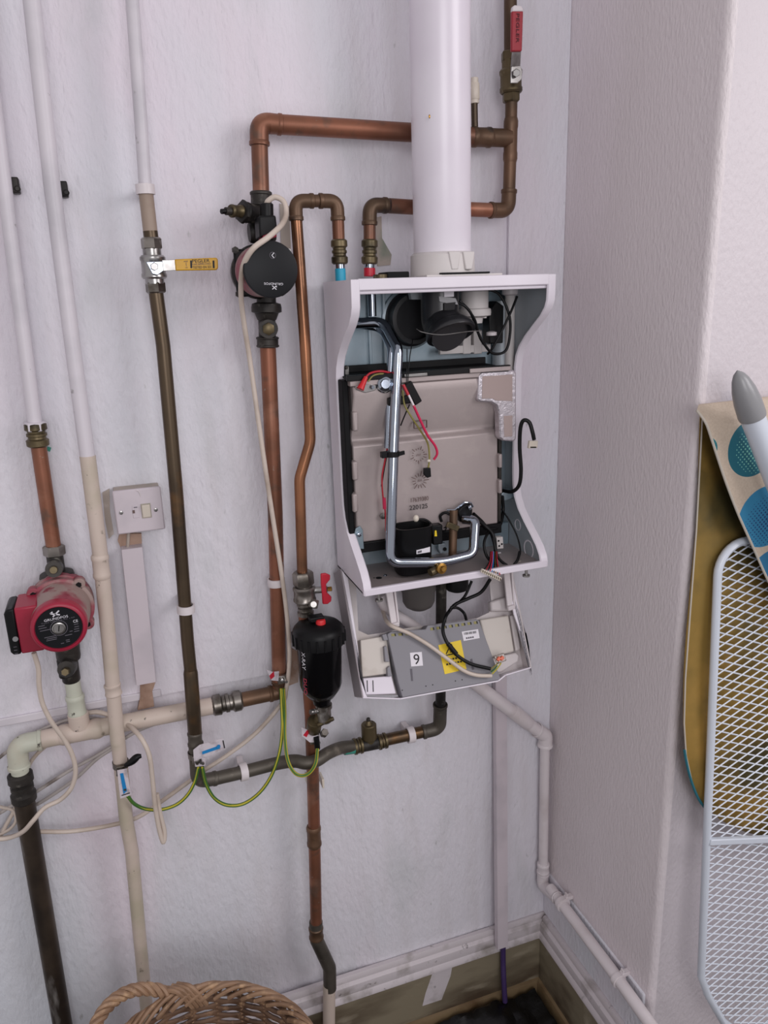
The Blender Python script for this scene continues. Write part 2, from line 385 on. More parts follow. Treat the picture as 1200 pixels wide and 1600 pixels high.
# ================================================================== BOILER
XL, XR = 0.390, 0.772
ZB, ZTP = 1.318, 1.872
DB = .026
PROF = [(.200, 1.872), (.200, 1.845), (.199, 1.828), (.193, 1.815), (.178, 1.800), (.152, 1.782), (.124, 1.762), (.102, 1.742), (.089, 1.722), (.084, 1.700), (.083, 1.66), (.083, 1.50), (.085, 1.46),
        (.092, 1.436), (.108, 1.414), (.132, 1.394), (.160, 1.374), (.183, 1.356), (.196, 1.340), (.200, 1.328), (.200, 1.318)]
BO = thing('boiler', 'open white wall-hung boiler with its front cover removed', 'boiler', ((XL + XR) / 2, -.1, ZB))
def casing():
    for X, s in ((XL, 1), (XR, -1)):
        mb = MB(); mb.rings([[Vector((X, -d + .004, z)), Vector((X, -DB, z)), Vector((X + s * .003, -DB, z)), Vector((X + s * .003, -d + .004, z))] for d, z in PROF])
        sp = mb.build('side_panel', 'casing', BO)
        mb = MB(); mb.rings([[Vector((X - s * .001, -d, z)), Vector((X - s * .001, -d + .008, z)), Vector((X + s * .013, -d + .008, z)), Vector((X + s * .015, -d + .003, z)), Vector((X + s * .013, -d, z))] for d, z in PROF])
        mb.build('rim', 'casing', sp)
        # inner grey lining
        mb = MB(); mb.rings([[Vector((X + s * .0032, -d + .009, z)), Vector((X + s * .0032, -DB, z)), Vector((X + s * .0045, -DB, z)), Vector((X + s * .0045, -d + .009, z))] for d, z in PROF])
        mb.build('lining', 'casing_in', sp)
        if s < 0:
            for (px, py, rr) in ((826, 858, .019), (809, 820, .012)):
                c = AX(px, py, XR - .0046); MB().lathe([(0, rr * .86), (.0006, rr * .9), (.0006, rr), (0, rr * 1.03)], c, (-1, 0, 0), 24, caps=False).build('knockout_ring', 'casing', sp)
    tp = MB().box((XL + .0035, -DB, ZTP - .0035), (XR - .0035, -.196, ZTP - .0006)).build('top_panel', 'casing', BO)
    MB().box((XL + .004, -.03, ZTP - .0045), (XR - .004, -.19, ZTP - .0032)).build('lining', 'casing_in', tp)
    MB().box((XL + .012, -.2004, ZTP - .018), (XR - .012, -.192, ZTP + .001)).build('rim', 'casing', tp, bevel=.002)
    MB().box((XL + .012, -.193, ZTP - .024), (XR - .012, -.188, ZTP - .017)).build('inner_rim', 'casing', tp, bevel=.002)
    for px in (594,):
        pass
    bp = MB().box((XL, -DB, ZB), (XR, -.197, ZB + .003)).build('bottom_panel', 'cast', BO)
    MB().box((XL, -.201, ZB - .002), (XR, -.193, ZB + .0115)).build('rim', 'casing', bp, bevel=.0015)
    for (px, py, rr) in ((592, 903, .006), (584.5, 903, .0018)):
        c = AZ(px, py, ZB + .0032); MB().lathe([(0, rr), (.0003, rr)], c, UP, 16).build('hole', 'black', bp)
    c = AZ(602, 899, ZB + .0035); MB().ball(c, (.004, .004, .002), 10, 6).build('screw', 'chrome', bp)
    bk = MB().box((XL + .003, -DB + .002, ZB), (XR - .003, -DB - .002, ZTP)).build('back_panel', 'galv', BO)
    MB().box((XL + .07, -.004, ZB + .1), (XR - .07, -DB, ZTP - .05)).build('mounting_frame', 'galv', BO)
    # folded galvanised brackets at the base
    MB().box((A(567, 870, .05).x, -.04, ZB + .003), (XR - .006, -.05, ZB + .05)).build('rear_flange', 'galv', BO)
    # embossed ribs of the back panel
    for px in (577, 600):
        a = A(px, 515, .03); MB().box((a.x - .003, -.029, 1.70), (a.x + .003, -.0345, 1.85)).build('rib', 'galv', BO, bevel=.001)
casing()
def hexchanger():
    xa, xb = A(553, 690, .115).x, A(782, 690, .115).x
    zt, zm, zl, zb = A(640, 597, .12).z, A(640, 612, .12).z, A(640, 682, .1).z, A(640, 838, .11).z
    hx = MB().prism([(xa, -d, z) for d, z in [(.035, zt), (.122, zt), (.126, zm), (.094, zl + .010), (.094, zl), (.104, zl - .008), (.108, zb), (.035, zb)]], (xb - xa, 0, 0)).build('heat_exchanger', 'cast', BO, bevel=.003)
    # upper lip and black gasket tray
    MB().box((xa - .006, -.127, zt), (xb + .012, -.04, zt + .010)).build('flange', 'cast', hx, bevel=.0015)
    g = MB(); x0, x1 = xa - .012, xb + .012
    g.box((x0, -.131, zt + .010), (x1, -.122, zt + .020)); 
    g.build('gasket', 'black', hx, bevel=.001)
    MB().prism([(x0, -.122, zt + .011), (x1, -.122, zt + .011), (x1 - .012, -.045, zt + .016), (x0 + .01, -.045, zt + .016)], (0, 0, .002)).build('gasket_tray', 'black_matt', hx)
    MB().box((x0 + .004, -.046, zt + .012), (x1 - .01, -.042, zt + .030)).build('gasket_lip', 'black', hx, bevel=.001)
    MB().box((A(733, 573, .13).x, -.134, zt + .010), (A(797, 573, .13).x, -.128, zt + .018)).build('clamp_strip', 'cast', hx, bevel=.001)
    MB().box((A(631, 577, .13).x, -.1335, zt + .0105), (A(667, 577, .13).x, -.129, zt + .0165)).build('steel_clip', 'steel', hx, bevel=.001)
    # lugs on the left edge
    for py in (616, 658, 735, 785):
        a = A(553, py, .112); MB().box((a.x - .004, -.120, a.z - .018), (a.x + .006, -.10, a.z + .018)).build('lug', 'cast', hx, bevel=.003)
    for py in (720, 760):
        a = A(780, py, .112); MB().box((a.x - .002, -.116, a.z - .014), (a.x + .005, -.10, a.z + .014)).build('lug', 'cast', hx, bevel=.002)
    # dark seal on both sides
    MB().box((xa - .016, -.112, zb - .005), (xa - .005, -.04, zt + .01)).build('side_seal', 'black_matt', hx, bevel=.002)
    MB().box((xb + .004, -.10, zb), (xb + .012, -.04, zt + .005)).build('side_seal', 'gunk', hx, bevel=.002)
    MB().box((xa + .002, -.106, zb - .022), (xb + .01, -.05, zb - .001)).build('base_seal', 'black', hx, bevel=.002)
    # cast date dials and stamped numbers
    fz = -.1107
    for (px, py, n, r0, r1) in ((654, 711, 16, .0105, .0135), (656, 751, 14, .0085, .0150)):
        c = A(px, py, .111); mb = MB()
        for k in range(n):
            a = 2 * math.pi * k / n; u = Vector((math.cos(a), 0, math.sin(a))); rr = r1 + (.004 if k % 3 == 0 else 0)
            mb.bar(c + u * r0, c + u * rr, .0013, .0006, OUT)
        for k in (-1, 0, 1): mb.bar(c + Vector((k * .003 - .001, 0, -.002)), c + Vector((k * .003 + .001, 0, .002)), .0008, .0006, OUT)
        mb.build('date_dial', 'ink_brown', hx, kind='stuff')
    text(hx, '17639380', A(656, 780, .1112), RT, UP, .0085, 'ink_brown', w=.037)
    text(hx, '220125', A(654, 792, .1112), RT, UP, .0092, 'ink', w=.038)
    a = A(657, 663, .106)
    for k, (dx, dz, w, h) in enumerate(((0, .007, .026, .001), (0, -.007, .026, .001), (-.013, 0, .001, .014), (.013, 0, .001, .014))):
        MB().box((a.x + dx - w / 2, -.1075, a.z + dz - h / 2), (a.x + dx + w / 2, -.104, a.z + dz + h / 2)).build('cast_line', 'ink_brown', hx)
hexchanger()
def insulation_pad():
    d = .128
    outer = [(748, 586), (752, 581), (803, 578), (807, 582), (807, 686), (803, 690), (786, 689), (781, 684), (780, 646), (776, 634), (768, 629), (750, 628), (746, 624)]
    inner1 = [(754, 588), (801, 585), (801, 627), (775, 626), (770, 623), (753, 623)]
    inner2 = [(787, 650), (801, 649), (801, 682), (788, 683)]
    p = MB().prism([A(*q, d) for q in outer], (0, .022, 0)).build('insulation_pad', 'foil', BO, bevel=.003)
    MB().prism([A(*q, d + .0008) for q in inner1], (0, .004, 0)).build('pad_face', 'pad', p, bevel=.001)
    MB().prism([A(*q, d + .0008) for q in inner2], (0, .004, 0)).build('pad_face', 'pad', p, bevel=.001)
insulation_pad()
def air_duct():
    # round inlet on the back panel
    c = A(646, 498, .05); r = R_(c, 78)
    fan = MB().lathe([(0, r * 1.10), (.012, r * 1.10), (.014, r * 1.02), (.016, r), (.034, r * .98), (.034, r * .82), (.02, r * .8), (.018, 0)], (c.x, -.028, c.z), OUT, 40, caps=False).build('fan_inlet', 'duct_black', BO)
    MB().lathe([(0, r * 1.22), (.006, r * 1.2), (.008, r * 1.1), (.0, r * 1.08)], (c.x, -.028, c.z), OUT, 40, caps=False).build('inlet_plate', 'galv', fan)
    MB().lathe([(.0, r * .3), (.012, r * .26), (.014, r * .1), (.014, 0)], (c.x, -.03, c.z), OUT, 24).build('fan_hub', 'black_matt', fan)
    # black duct dropping from the top and bending to an open mouth
    t = A(687, 452, .115); top = Vector((t.x, -.115, ZTP - .006)); m1 = A(690, 500, .115); mouth = A(704, 520, .150)
    rr = R_(t, 60)
    du = MB().sweep(fillet([top, Vector((t.x, -.115, m1.z - .004)), mouth], .02, 8), rr, 30, rfun=lambda u: 1 + .18 * max(0, u - .55)).build('air_duct', 'duct_black', BO)
    mc = mouth
    R1 = R_(mouth, 80) 
    MB().lathe([(-.016, R1 * .80), (-.006, R1 * .96), (0, R1), (.004, R1 * .98), (.004, R1 * .84), (-.010, R1 * .80), (-.012, 0)], mc, (0.06, -.50, -.86), 36, caps=False).build('duct_mouth', 'duct_black', du)
    MB().sweep(spline([A(651, 514, .16), A(661, 519, .172), A(690, 523, .187), A(730, 518, .187), A(752, 517, .17)], 6), .0009, 6).build('spring_clip', 'steel', du)
    MB().box((A(694, 450, .15).x, -.1505, A(694, 464, .15).z), (A(709, 450, .15).x, -.1475, A(694, 449, .15).z)).build('white_label', 'white_label', du)
    MB().prism([A(686, 463, .152), A(712, 466, .152), A(716, 476, .152), A(700, 474, .152), A(687, 471, .152)], (0, .004, 0)).build('sensor_clip', 'cap_grey', du)
    MB().prism([A(694, 474, .154), A(712, 472, .154), A(710, 484, .154), A(694, 485, .154)], (0, .008, 0)).build('sensor_plug', 'black', du)
    MB().prism([A(641, 457, .08), A(657, 455, .08), A(657, 468, .08), A(643, 468, .08)], (0, .012, 0)).build('duct_tab', 'casing_in', du)
air_duct()
def top_right_kit():
    c = A(740, 470, .09); r = R_(c, 46)
    v = MB().lathe([(0, r * .55), (.010, r * .6), (.014, r * 1.12), (.020, r * 1.15), (.026, r * 1.12), (.028, r * .96), (.058, r * .96), (.060, r * .86), (.066, r * .84)], A(741, 505, .09), UP, 26).build('pressure_switch', 'seal', BO)
    for px in (728, 743, 757):
        a = A(px, 497, .10); MB().lathe([(0, .004), (.012, .0045)], a, UP, 10).build('switch_stud', 'seal', v)
    gv = MB().prism([A(753, 490, .06), A(764, 470, .06), A(776, 478, .06), A(775, 535, .06), A(754, 536, .06)], (0, -.03, 0)).build('gas_valve', 'black', BO, bevel=.002)
    MB().lathe([(0, .010), (.006, .010), (.008, .004)], A(768, 524, .095), UP, 16).build('valve_cap', 'white_plastic', gv)
    MB().box((A(686, 550, .05).x, -.045, A(700, 553, .05).z), (A(765, 550, .05).x, -.055, A(700, 541, .05).z)).build('white_bracket', 'seal', BO, bevel=.001)
    for px in (728, 745):
        a = A(px, 540, .05); MB().box((a.x - .009, -.03, a.z - .016), (a.x + .009, -.056, a.z + .03)).build('bracket_block', 'seal', BO, bevel=.002)
    p0 = A(797, 462, .06)
    tb = MB().lathe([(-.16, .010), (0, .010)], p0, UP, 16).build('expansion_tube', 'seal', BO)
    MB().lathe([(0, .011), (.003, .016), (.012, .016), (.014, .010), (.02, .010)], p0, UP, 16).build('tube_cap', 'white_plastic', tb)
    MB().box((p0.x + .012, -.05, p0.z - .095), (p0.x + .022, -.062, p0.z - .075)).build('tube_tag', 'white_label', tb)
    MB().lathe([(-.15, .017), (.0, .017)], A(783, 470, .042), UP, 18).build('rear_tube', 'casing_in', BO)
    w = [(718, 470, .15), (735, 488, .15), (745, 515, .13), (755, 535, .13), (770, 552, .125), (790, 548, .12), (797, 520, .12), (795, 490, .12), (780, 460, .11), (760, 453, .1), (750, 462, .09)]
    cable('control_wire', None, None, w, 4.2, 'cable_black', root=BO)
    cable('control_wire', None, None, [(808, 463, .12), (797, 490, .125), (780, 525, .125), (768, 546, .12), (762, 553, .11)], 3.8, 'cable_black', root=BO)
    cable('control_wire', None, None, [(716, 473, .15), (728, 480, .155), (742, 500, .15), (750, 528, .14), (766, 550, .13)], 4, 'cable_black', root=BO)
top_right_kit()
def boiler_pipes():
    P = [(540, 506, .060), (600, 503, .085), (622, 545, .125), (615, 700, .150), (609, 879, .172), (690, 879, .178), (739, 866, .168), (743, 813, .14), (724, 811, .120)]
    W_ = [V(p) for p in P]
    fp = MB().sweep(fillet(W_, [0, .03, .03, .3, .022, .3, .022, .014, 0], 10), R_(W_[3], 16.5), 24).build('flow_pipe', 'chrome', BO)
    W2 = [V(p) for p in [(560, 507, .055), (596, 512, .07), (612, 545, .105), (606, 700, .12), (601, 850, .12)]]
    rp = MB().sweep(fillet(W2[:4], [0, .03, .03, 0], 10), R_(W2[2], 13), 20).build('return_pipe', 'chrome', BO)
    # stub down through the top panel
    MB().lathe([(0, R_((582, 470, .07), 13)), (.062, R_((582, 470, .07), 13))], A(582, 494, .07), UP, 20).build('stub_pipe', 'chrome', BO)
    # cable tie
    c = A(613.5, 709, .151); z = MB().lathe([(-.005, .0125), (.005, .0125)], c, UP, 20).build('cable_tie', 'black', BO)
    MB().box((c.x - .022, c.y - .004, c.z - .006), (c.x - .010, c.y + .008, c.z + .005)).build('tie_head', 'black', z, bevel=.001)
    MB().bar(c + Vector((.008, -.008, 0)), c + Vector((.021, -.004, .001)), .007, .004, OUT).build('tie_tail', 'black', z)
    # siphon cup
    c = A(644, 843, .136); w, dp = .0365, .027
    def rr(wx, wy, z, n=28, e=.62):
        out = []
        for k in range(n):
            a = 2 * math.pi * k / n; cx, sy = math.cos(a), math.sin(a)
            out.append(Vector((c.x + wx * abs(cx) ** e * (1 if cx > 0 else -1), c.y + wy * abs(sy) ** e * (1 if sy > 0 else -1), z)))
        return out
    z0 = ZB + .008; z1 = A(644, 824, .15).z
    cup = MB().rings([rr(w * .9, dp * .9, z0), rr(w * .96, dp * .95, z0 + .004), rr(w, dp, z1 - .004), rr(w * 1.04, dp * 1.03, z1), rr(w * .92, dp * .9, z1), rr(w * .86, dp * .84, z1 - .03)]).build('siphon_cup', 'black', BO)
    a = A(663, 859, .145); MB().prism([A(651, 860, .1645), A(672, 854.5, .1605), A(672, 862.5, .1605), A(651, 866, .1645)], (0, .004, 0)).build('cup_label', 'white_label', cup)
    MB().prism([A(653, 861.5, .1655), A(659, 860, .1645), A(659, 863, .1645), A(653, 864.5, .1655)], (0, .0008, 0)).build('print_mark', 'ink_soft', cup)
    MB().lathe([(0, .004), (.010, .004)], A(675, 838, .11), UP, 10).build('cup_spigot', 'black', cup)
    cf = MB().prism([A(676, 822, .135), A(692, 820, .135), A(692, 850, .135), A(677, 852, .135)], (0, .02, 0)).build('cup_clip', 'black', BO, bevel=.002)
    MB().prism([A(679.5, 829, .137), A(682, 829, .137), A(683, 838, .137), A(679, 838, .137)], (0, .001, 0)).build('yellow_mark', 'yellow_label', cf)
    MB().ball(A(650, 810, .140), (.006, .005, .007), 10, 6).build('ivory_plug', 'ivory_plastic', BO)
    cable('plug_lead', None, None, [(652, 812, .14), (664, 812, .14), (674, 820, .138), (677, 835, .138)], 4, 'cable_black', root=BO)
    # brass drain valve at the lip
    bv = MB().lathe([(0, .009), (.006, .011), (.020, .011), (.024, .009)], A(679, 877, .15), (A(690, 894, .19) - A(679, 877, .15)), 16).build('drain_valve', 'brass_dirty', BO)
    cc = A(690.5, 890, .195); MB().lathe([(0, .007), (.004, .0105), (.010, .0105), (.011, .006), (.016, .0045)], cc + Vector((0, .012, 0)), (.15, -1, .1), 18).build('knurled_knob', 'brass', bv)
    MB().lathe([(0, .0075), (.012, .0085), (.018, .008)], A(672, 895, .185), A(683, 889, .18) - A(672, 895, .185), 14).build('hose_tail', 'brass_dirty', bv)
    # copper strip and brass clip
    a, b = A(709, 797, .125), A(707, 868, .135); cs = MB().sweep([a, b], R_(a, 13), 14).build('gas_pipe', 'copper_dull', BO)
    MB().bar(A(698, 819, .14), A(716, 826, .14), .011, .006, OUT).build('brass_clip', 'brass_dirty', cs, bevel=.001)
    el = MB().prism([A(715, 800, .12), A(722, 791, .12), A(735, 786, .12), A(739, 796, .12), A(737, 812, .12), A(720, 817, .12)], (0, .03, 0)).build('pipe_union', 'black', BO, bevel=.003)
    MB().sweep([A(698, 797, .121), A(710, 797, .124), A(717, 791, .124), A(726, 785, .124), A(736, 786, .124), A(739, 792, .124)], .0022, 8).build('silver_bracket', 'chrome', el)
    MB().lathe([(0, .0045), (.003, .004), (.004, .001)], A(734, 793, .124), OUT, 12).build('screw', 'chrome', el)
    # left and right fixing brackets
    for q, sc in (([(554, 835), (556, 826), (563, 822), (567, 828), (569, 858), (562, 858)], (560.5, 835)),):
        k = MB().prism([A(*p, .114) for p in q], (0, .004, 0)).build('fixing_bracket', 'galv', BO, bevel=.001)
        MB().lathe([(0, .005), (.004, .0045), (.005, .002)], A(*sc, .114), OUT, 6).build('screw', 'chrome', k)
    k = MB().prism([A(685, 850, .06), A(696, 848, .06), A(699, 862, .06), A(688, 866, .06), (A(684, 858, .06))], (0, .012, 0)).build('fixing_bracket', 'galv', BO, bevel=.002)
    MB().lathe([(0, .004), (.001, .004)], A(695, 858, .061), OUT, 12).build('hole', 'black', k)
    k = MB().prism([A(783, 772, .07), A(790, 765, .07), A(803, 765, .07), A(804, 778, .07), A(786, 784, .07)], (0, .01, 0)).build('fixing_bracket', 'galv', BO, bevel=.002)
    k = MB().prism([A(539, 575, .07), A(545, 572, .07), A(546, 594, .07), A(540, 596, .07)], (0, .006, 0)).build('fixing_bracket', 'steel', BO, bevel=.001)
    MB().lathe([(0, .004), (.004, .003)], A(541, 574, .075), OUT, 10).build('screw', 'gunk', k)
boiler_pipes()
def ignition():
    ig = MB().lathe([(0, .016), (.004, .0165), (.006, .014), (.010, .013), (.012, .009), (.016, .008)], A(600, 600, .122), (-.15, -1, .1), 20).build('igniter_nut', 'chrome', BO)
    MB().lathe([(0, .016), (.009, .016), (.010, .013)], A(600, 600, .12), (-.15, -1, .1), 6).build('hex_base', 'steel', ig)
    pl = MB().prism([A(555, 604, .127), A(570, 598, .127), A(588, 602, .127), A(587, 610, .127), A(571, 614, .127), A(557, 609, .127)], (0, .004, 0)).build('electrode_plate', 'steel', BO, bevel=.001)
    MB().lathe([(0, .004), (.004, .003)], A(582, 605, .13), OUT, 10).build('screw', 'chrome', pl)
    a = A(563, 608, .14); b = A(572, 589, .135)
    MB().sweep([a, a.lerp(b, .4), b], R_(a, 12), 12, rfun=lambda u: 1 - .45 * u).build('electrode_boot', 'red_bright', BO)
    cable('red_lead', None, None, [(571, 590, .135), (579, 583, .135), (595, 580, .135), (612, 583, .125)], 3.6, 'wire_red', root=BO)
    cable('green_lead', None, None, [(575, 596, .13), (583, 587, .13), (597, 584, .13), (612, 588, .12)], 3, 'wire_olive', root=BO)
    cb = MB().bar(A(606, 628, .127), A(650, 622, .127), .015, .012, OUT).build('connector_block', 'black', BO, bevel=.002)
    MB().bar(A(636, 598, .13), A(653, 630, .13), .016, .010, OUT).build('connector_plug', 'black', BO, bevel=.002)
    cable('red_lead', None, None, [(630, 601, .14), (638, 617, .142)], 5, 'wire_red', root=BO)
    cable('white_splice', None, None, [(638.5, 617, .143), (647, 635, .145)], 3.6, 'white_plastic', root=BO)
    cable('pink_lead', None, None, [(646, 633, .145), (656, 655, .14), (668, 680, .135), (680, 697, .13), (683, 709, .128), (678, 718, .124)], 4, 'wire_pink', root=BO)
    cable('olive_lead', None, None, [(629, 610, .13), (632, 632, .133), (642, 650, .135), (655, 670, .13), (668, 692, .125), (671, 715, .122), (669, 733, .12)], 3, 'wire_olive', root=BO)
    MB().prism([A(663, 732, .125), A(673, 731, .125), A(674, 745, .125), A(668, 747, .125), A(663, 742, .125)], (0, .007, 0)).build('lead_plug', 'black', BO, bevel=.001)
    MB().ball(A(670, 720, .125), (.004, .003, .003), 8, 6).build('lead_sleeve', 'ivory_plastic', BO)
    cable('probe_lead', None, None, [(636, 545, .12), (636, 575, .138), (635, 600, .14)], 1.6, 'cable_black', root=BO)
    cable('probe_lead', None, None, [(645, 530, .11), (640, 560, .138), (637, 600, .14)], 1.6, 'cable_black', root=BO)
    cable('probe_lead', None, None, [(640, 632, .135), (632, 650, .13), (626, 665, .125)], 2.2, 'cable_black', root=BO)
    cable('sensor_lead', None, None, [(607, 690, .12), (601, 722, .118), (597, 745, .117), (598, 772, .117), (602, 800, .118), (603, 830, .12)], 2.6, 'wire_red', root=BO)
    cable('sensor_lead', None, None, [(606, 668, .115), (605, 705, .118), (600, 735, .117), (596, 760, .116)], 2.2, 'cable_black', root=BO)
    MB().sweep([A(600, 778, .119), A(601, 795, .119)], .0035, 10).build('sensor_sleeve', 'wire_pink', BO)
    MB().lathe([(0, .006), (.004, .006), (.005, .002)], A(598, 806, .113), OUT, 12).build('sensor_stud', 'steel', BO)
ignition()
def harness():
    cable('loom_cable', None, None, [(783, 766, .08), (800, 768, .11), (811, 758, .125), (814, 735, .13), (812, 700, .13), (813, 670, .135), (818, 657, .14), (827, 660, .145), (832, 675, .15), (834.5, 687, .15)], 6.2, 'cable_black', root=BO)
    pg = MB().prism([A(828, 689, .152), A(841, 689, .152), A(840, 700, .152), A(826, 701, .152)], (0, .007, 0)).build('loom_plug', 'ivory_plastic', BO, bevel=.001)
    MB().prism([A(829, 698, .153), A(838, 698, .153), A(838, 700, .153), A(829, 700, .153)], (0, .003, 0)).build('plug_slot', 'gunk', pg)
    cable('loom_cable', None, None, [(690, 815, .11), (688, 806, .11), (696, 801, .115), (705, 805, .12)], 4.5, 'cable_black', root=BO)
    cable('loom_cable', None, None, [(740, 803, .12), (752, 814, .11), (764, 826, .11), (780, 822, .1), (786, 800, .08), (785, 775, .08)], 5.5, 'cable_black', root=BO)
    cable('loom_cable', None, None, [(740, 808, .12), (758, 822, .12), (770, 835, .13), (774, 860, .14), (770, 885, .17)], 5.5, 'cable_black', root=BO)
    cable('loom_cable', None, None, [(764, 824, .11), (771, 845, .135), (778, 870, .15), (790, 882, .165), (799, 885, .17), (808, 876, .165), (812, 862, .15)], 4.5, 'cable_black', root=BO)
    cable('loom_cable', None, None, [(766, 826, .11), (757, 845, .13), (758, 862, .14), (766, 876, .15), (785, 888, .17), (800, 887, .175)], 4.5, 'cable_black', root=BO)
    cable('loom_cable', None, None, [(783, 795, .08), (795, 812, .1), (808, 838, .12), (813, 862, .14), (808, 878, .16)], 2.6, 'cable_black', root=BO)
    cable('loom_cable', None, None, [(690, 826, .105), (697, 824, .11), (695, 829, .11), (688, 828, .105)], 2, 'cable_black', root=BO)
    cols = ['cable_black', 'wire_red', 'cable_black', 'wire_pink', 'blue', 'cable_black', 'brass', 'cable_black', 'wire_red']
    for k, m in enumerate(cols):
        u = k / (len(cols) - 1)
        cable('loom_wire', None, None, [(766 + 10 * u, 862, .15), (764 + 13 * u, 878, .175), (757 + 24 * u, 889 + 9 * u, .205)], 1.7, m, root=BO, seg=6)
    a, b = A(752, 891, .207), A(782, 905, .207)
    cc = MB().bar(a, b, .0075, .006, OUT).build('comb_connector', 'ivory_plastic', BO, bevel=.0008)
    for k in range(10):
        p = a.lerp(b, (k + .5) / 10); MB().box((p.x - .001, p.y - .0035, p.z - .0025), (p.x + .001, p.y - .003, p.z + .0025)).build('pin_slot', 'brass_dirty', cc)
    tb = MB().prism([A(776, 840, .11), A(786, 839, .11), A(787, 857, .11), A(777, 858, .11)], (0, .012, 0)).build('terminal_block', 'seal', BO, bevel=.001)
    for (px, py) in ((779, 845), (784, 850), (780, 853)): MB().lathe([(0, .002), (.001, .002)], A(px, py, .1105), OUT, 8).build('terminal_hole', 'black', tb)
    MB().prism([A(777, 864, .10), A(783, 863, .10), A(783, 871, .10), A(777, 872, .10)], (0, .004, 0)).build('white_tab', 'white_label', BO)
    MB().ball(A(811, 878, .16), (.006, .004, .004), 8, 6).build('crimp_cap', 'clear', BO)
harness()
def boiler_top():
    MB().box((A(596, 425, .12).x, -.10, ZTP), (A(630, 425, .12).x, -.15, ZTP + .012)).build('top_gasket', 'black_matt', BO, bevel=.002)
    MB().lathe([(0, .012), (.008, .012)], Vector((A(594, 430, .15).x, -.15, ZTP)), UP, 18).build('brass_plug', 'brass_dirty', BO)
boiler_top()
def under_boiler():
    c = A(655, 905, .10); r = R_((655, 930, .10), 52)
    MB().lathe([(0, r * .55), (.006, r * .82), (.016, r * .97), (.036, r), (.040, r * 1.05), (ZB - A(654, 950, .10).z, r * 1.05)], Vector((A(654, 930, .10).x, -.10, A(654, 950, .10).z)), UP, 28).build('trap_bowl', 'grey_dome', BO)
    MB().lathe([(0, .014), (.004, .022), (.014, .024), (ZB - A(714, 923, .10).z, .020)], Vector((A(714, 912, .10).x, -.10, A(714, 923, .10).z)), UP, 20).build('gland', 'black', BO)
    for (px, py) in ((822, 905), (592, 932)):
        p = A(px, py, .185); s = MB().lathe([(-.001, .0075), (.0025, .0075), (.003, .003), (.022, .003)], (p.x, p.y, ZB - .020), UP, 12).build('case_screw', 'steel', BO)
under_boiler()

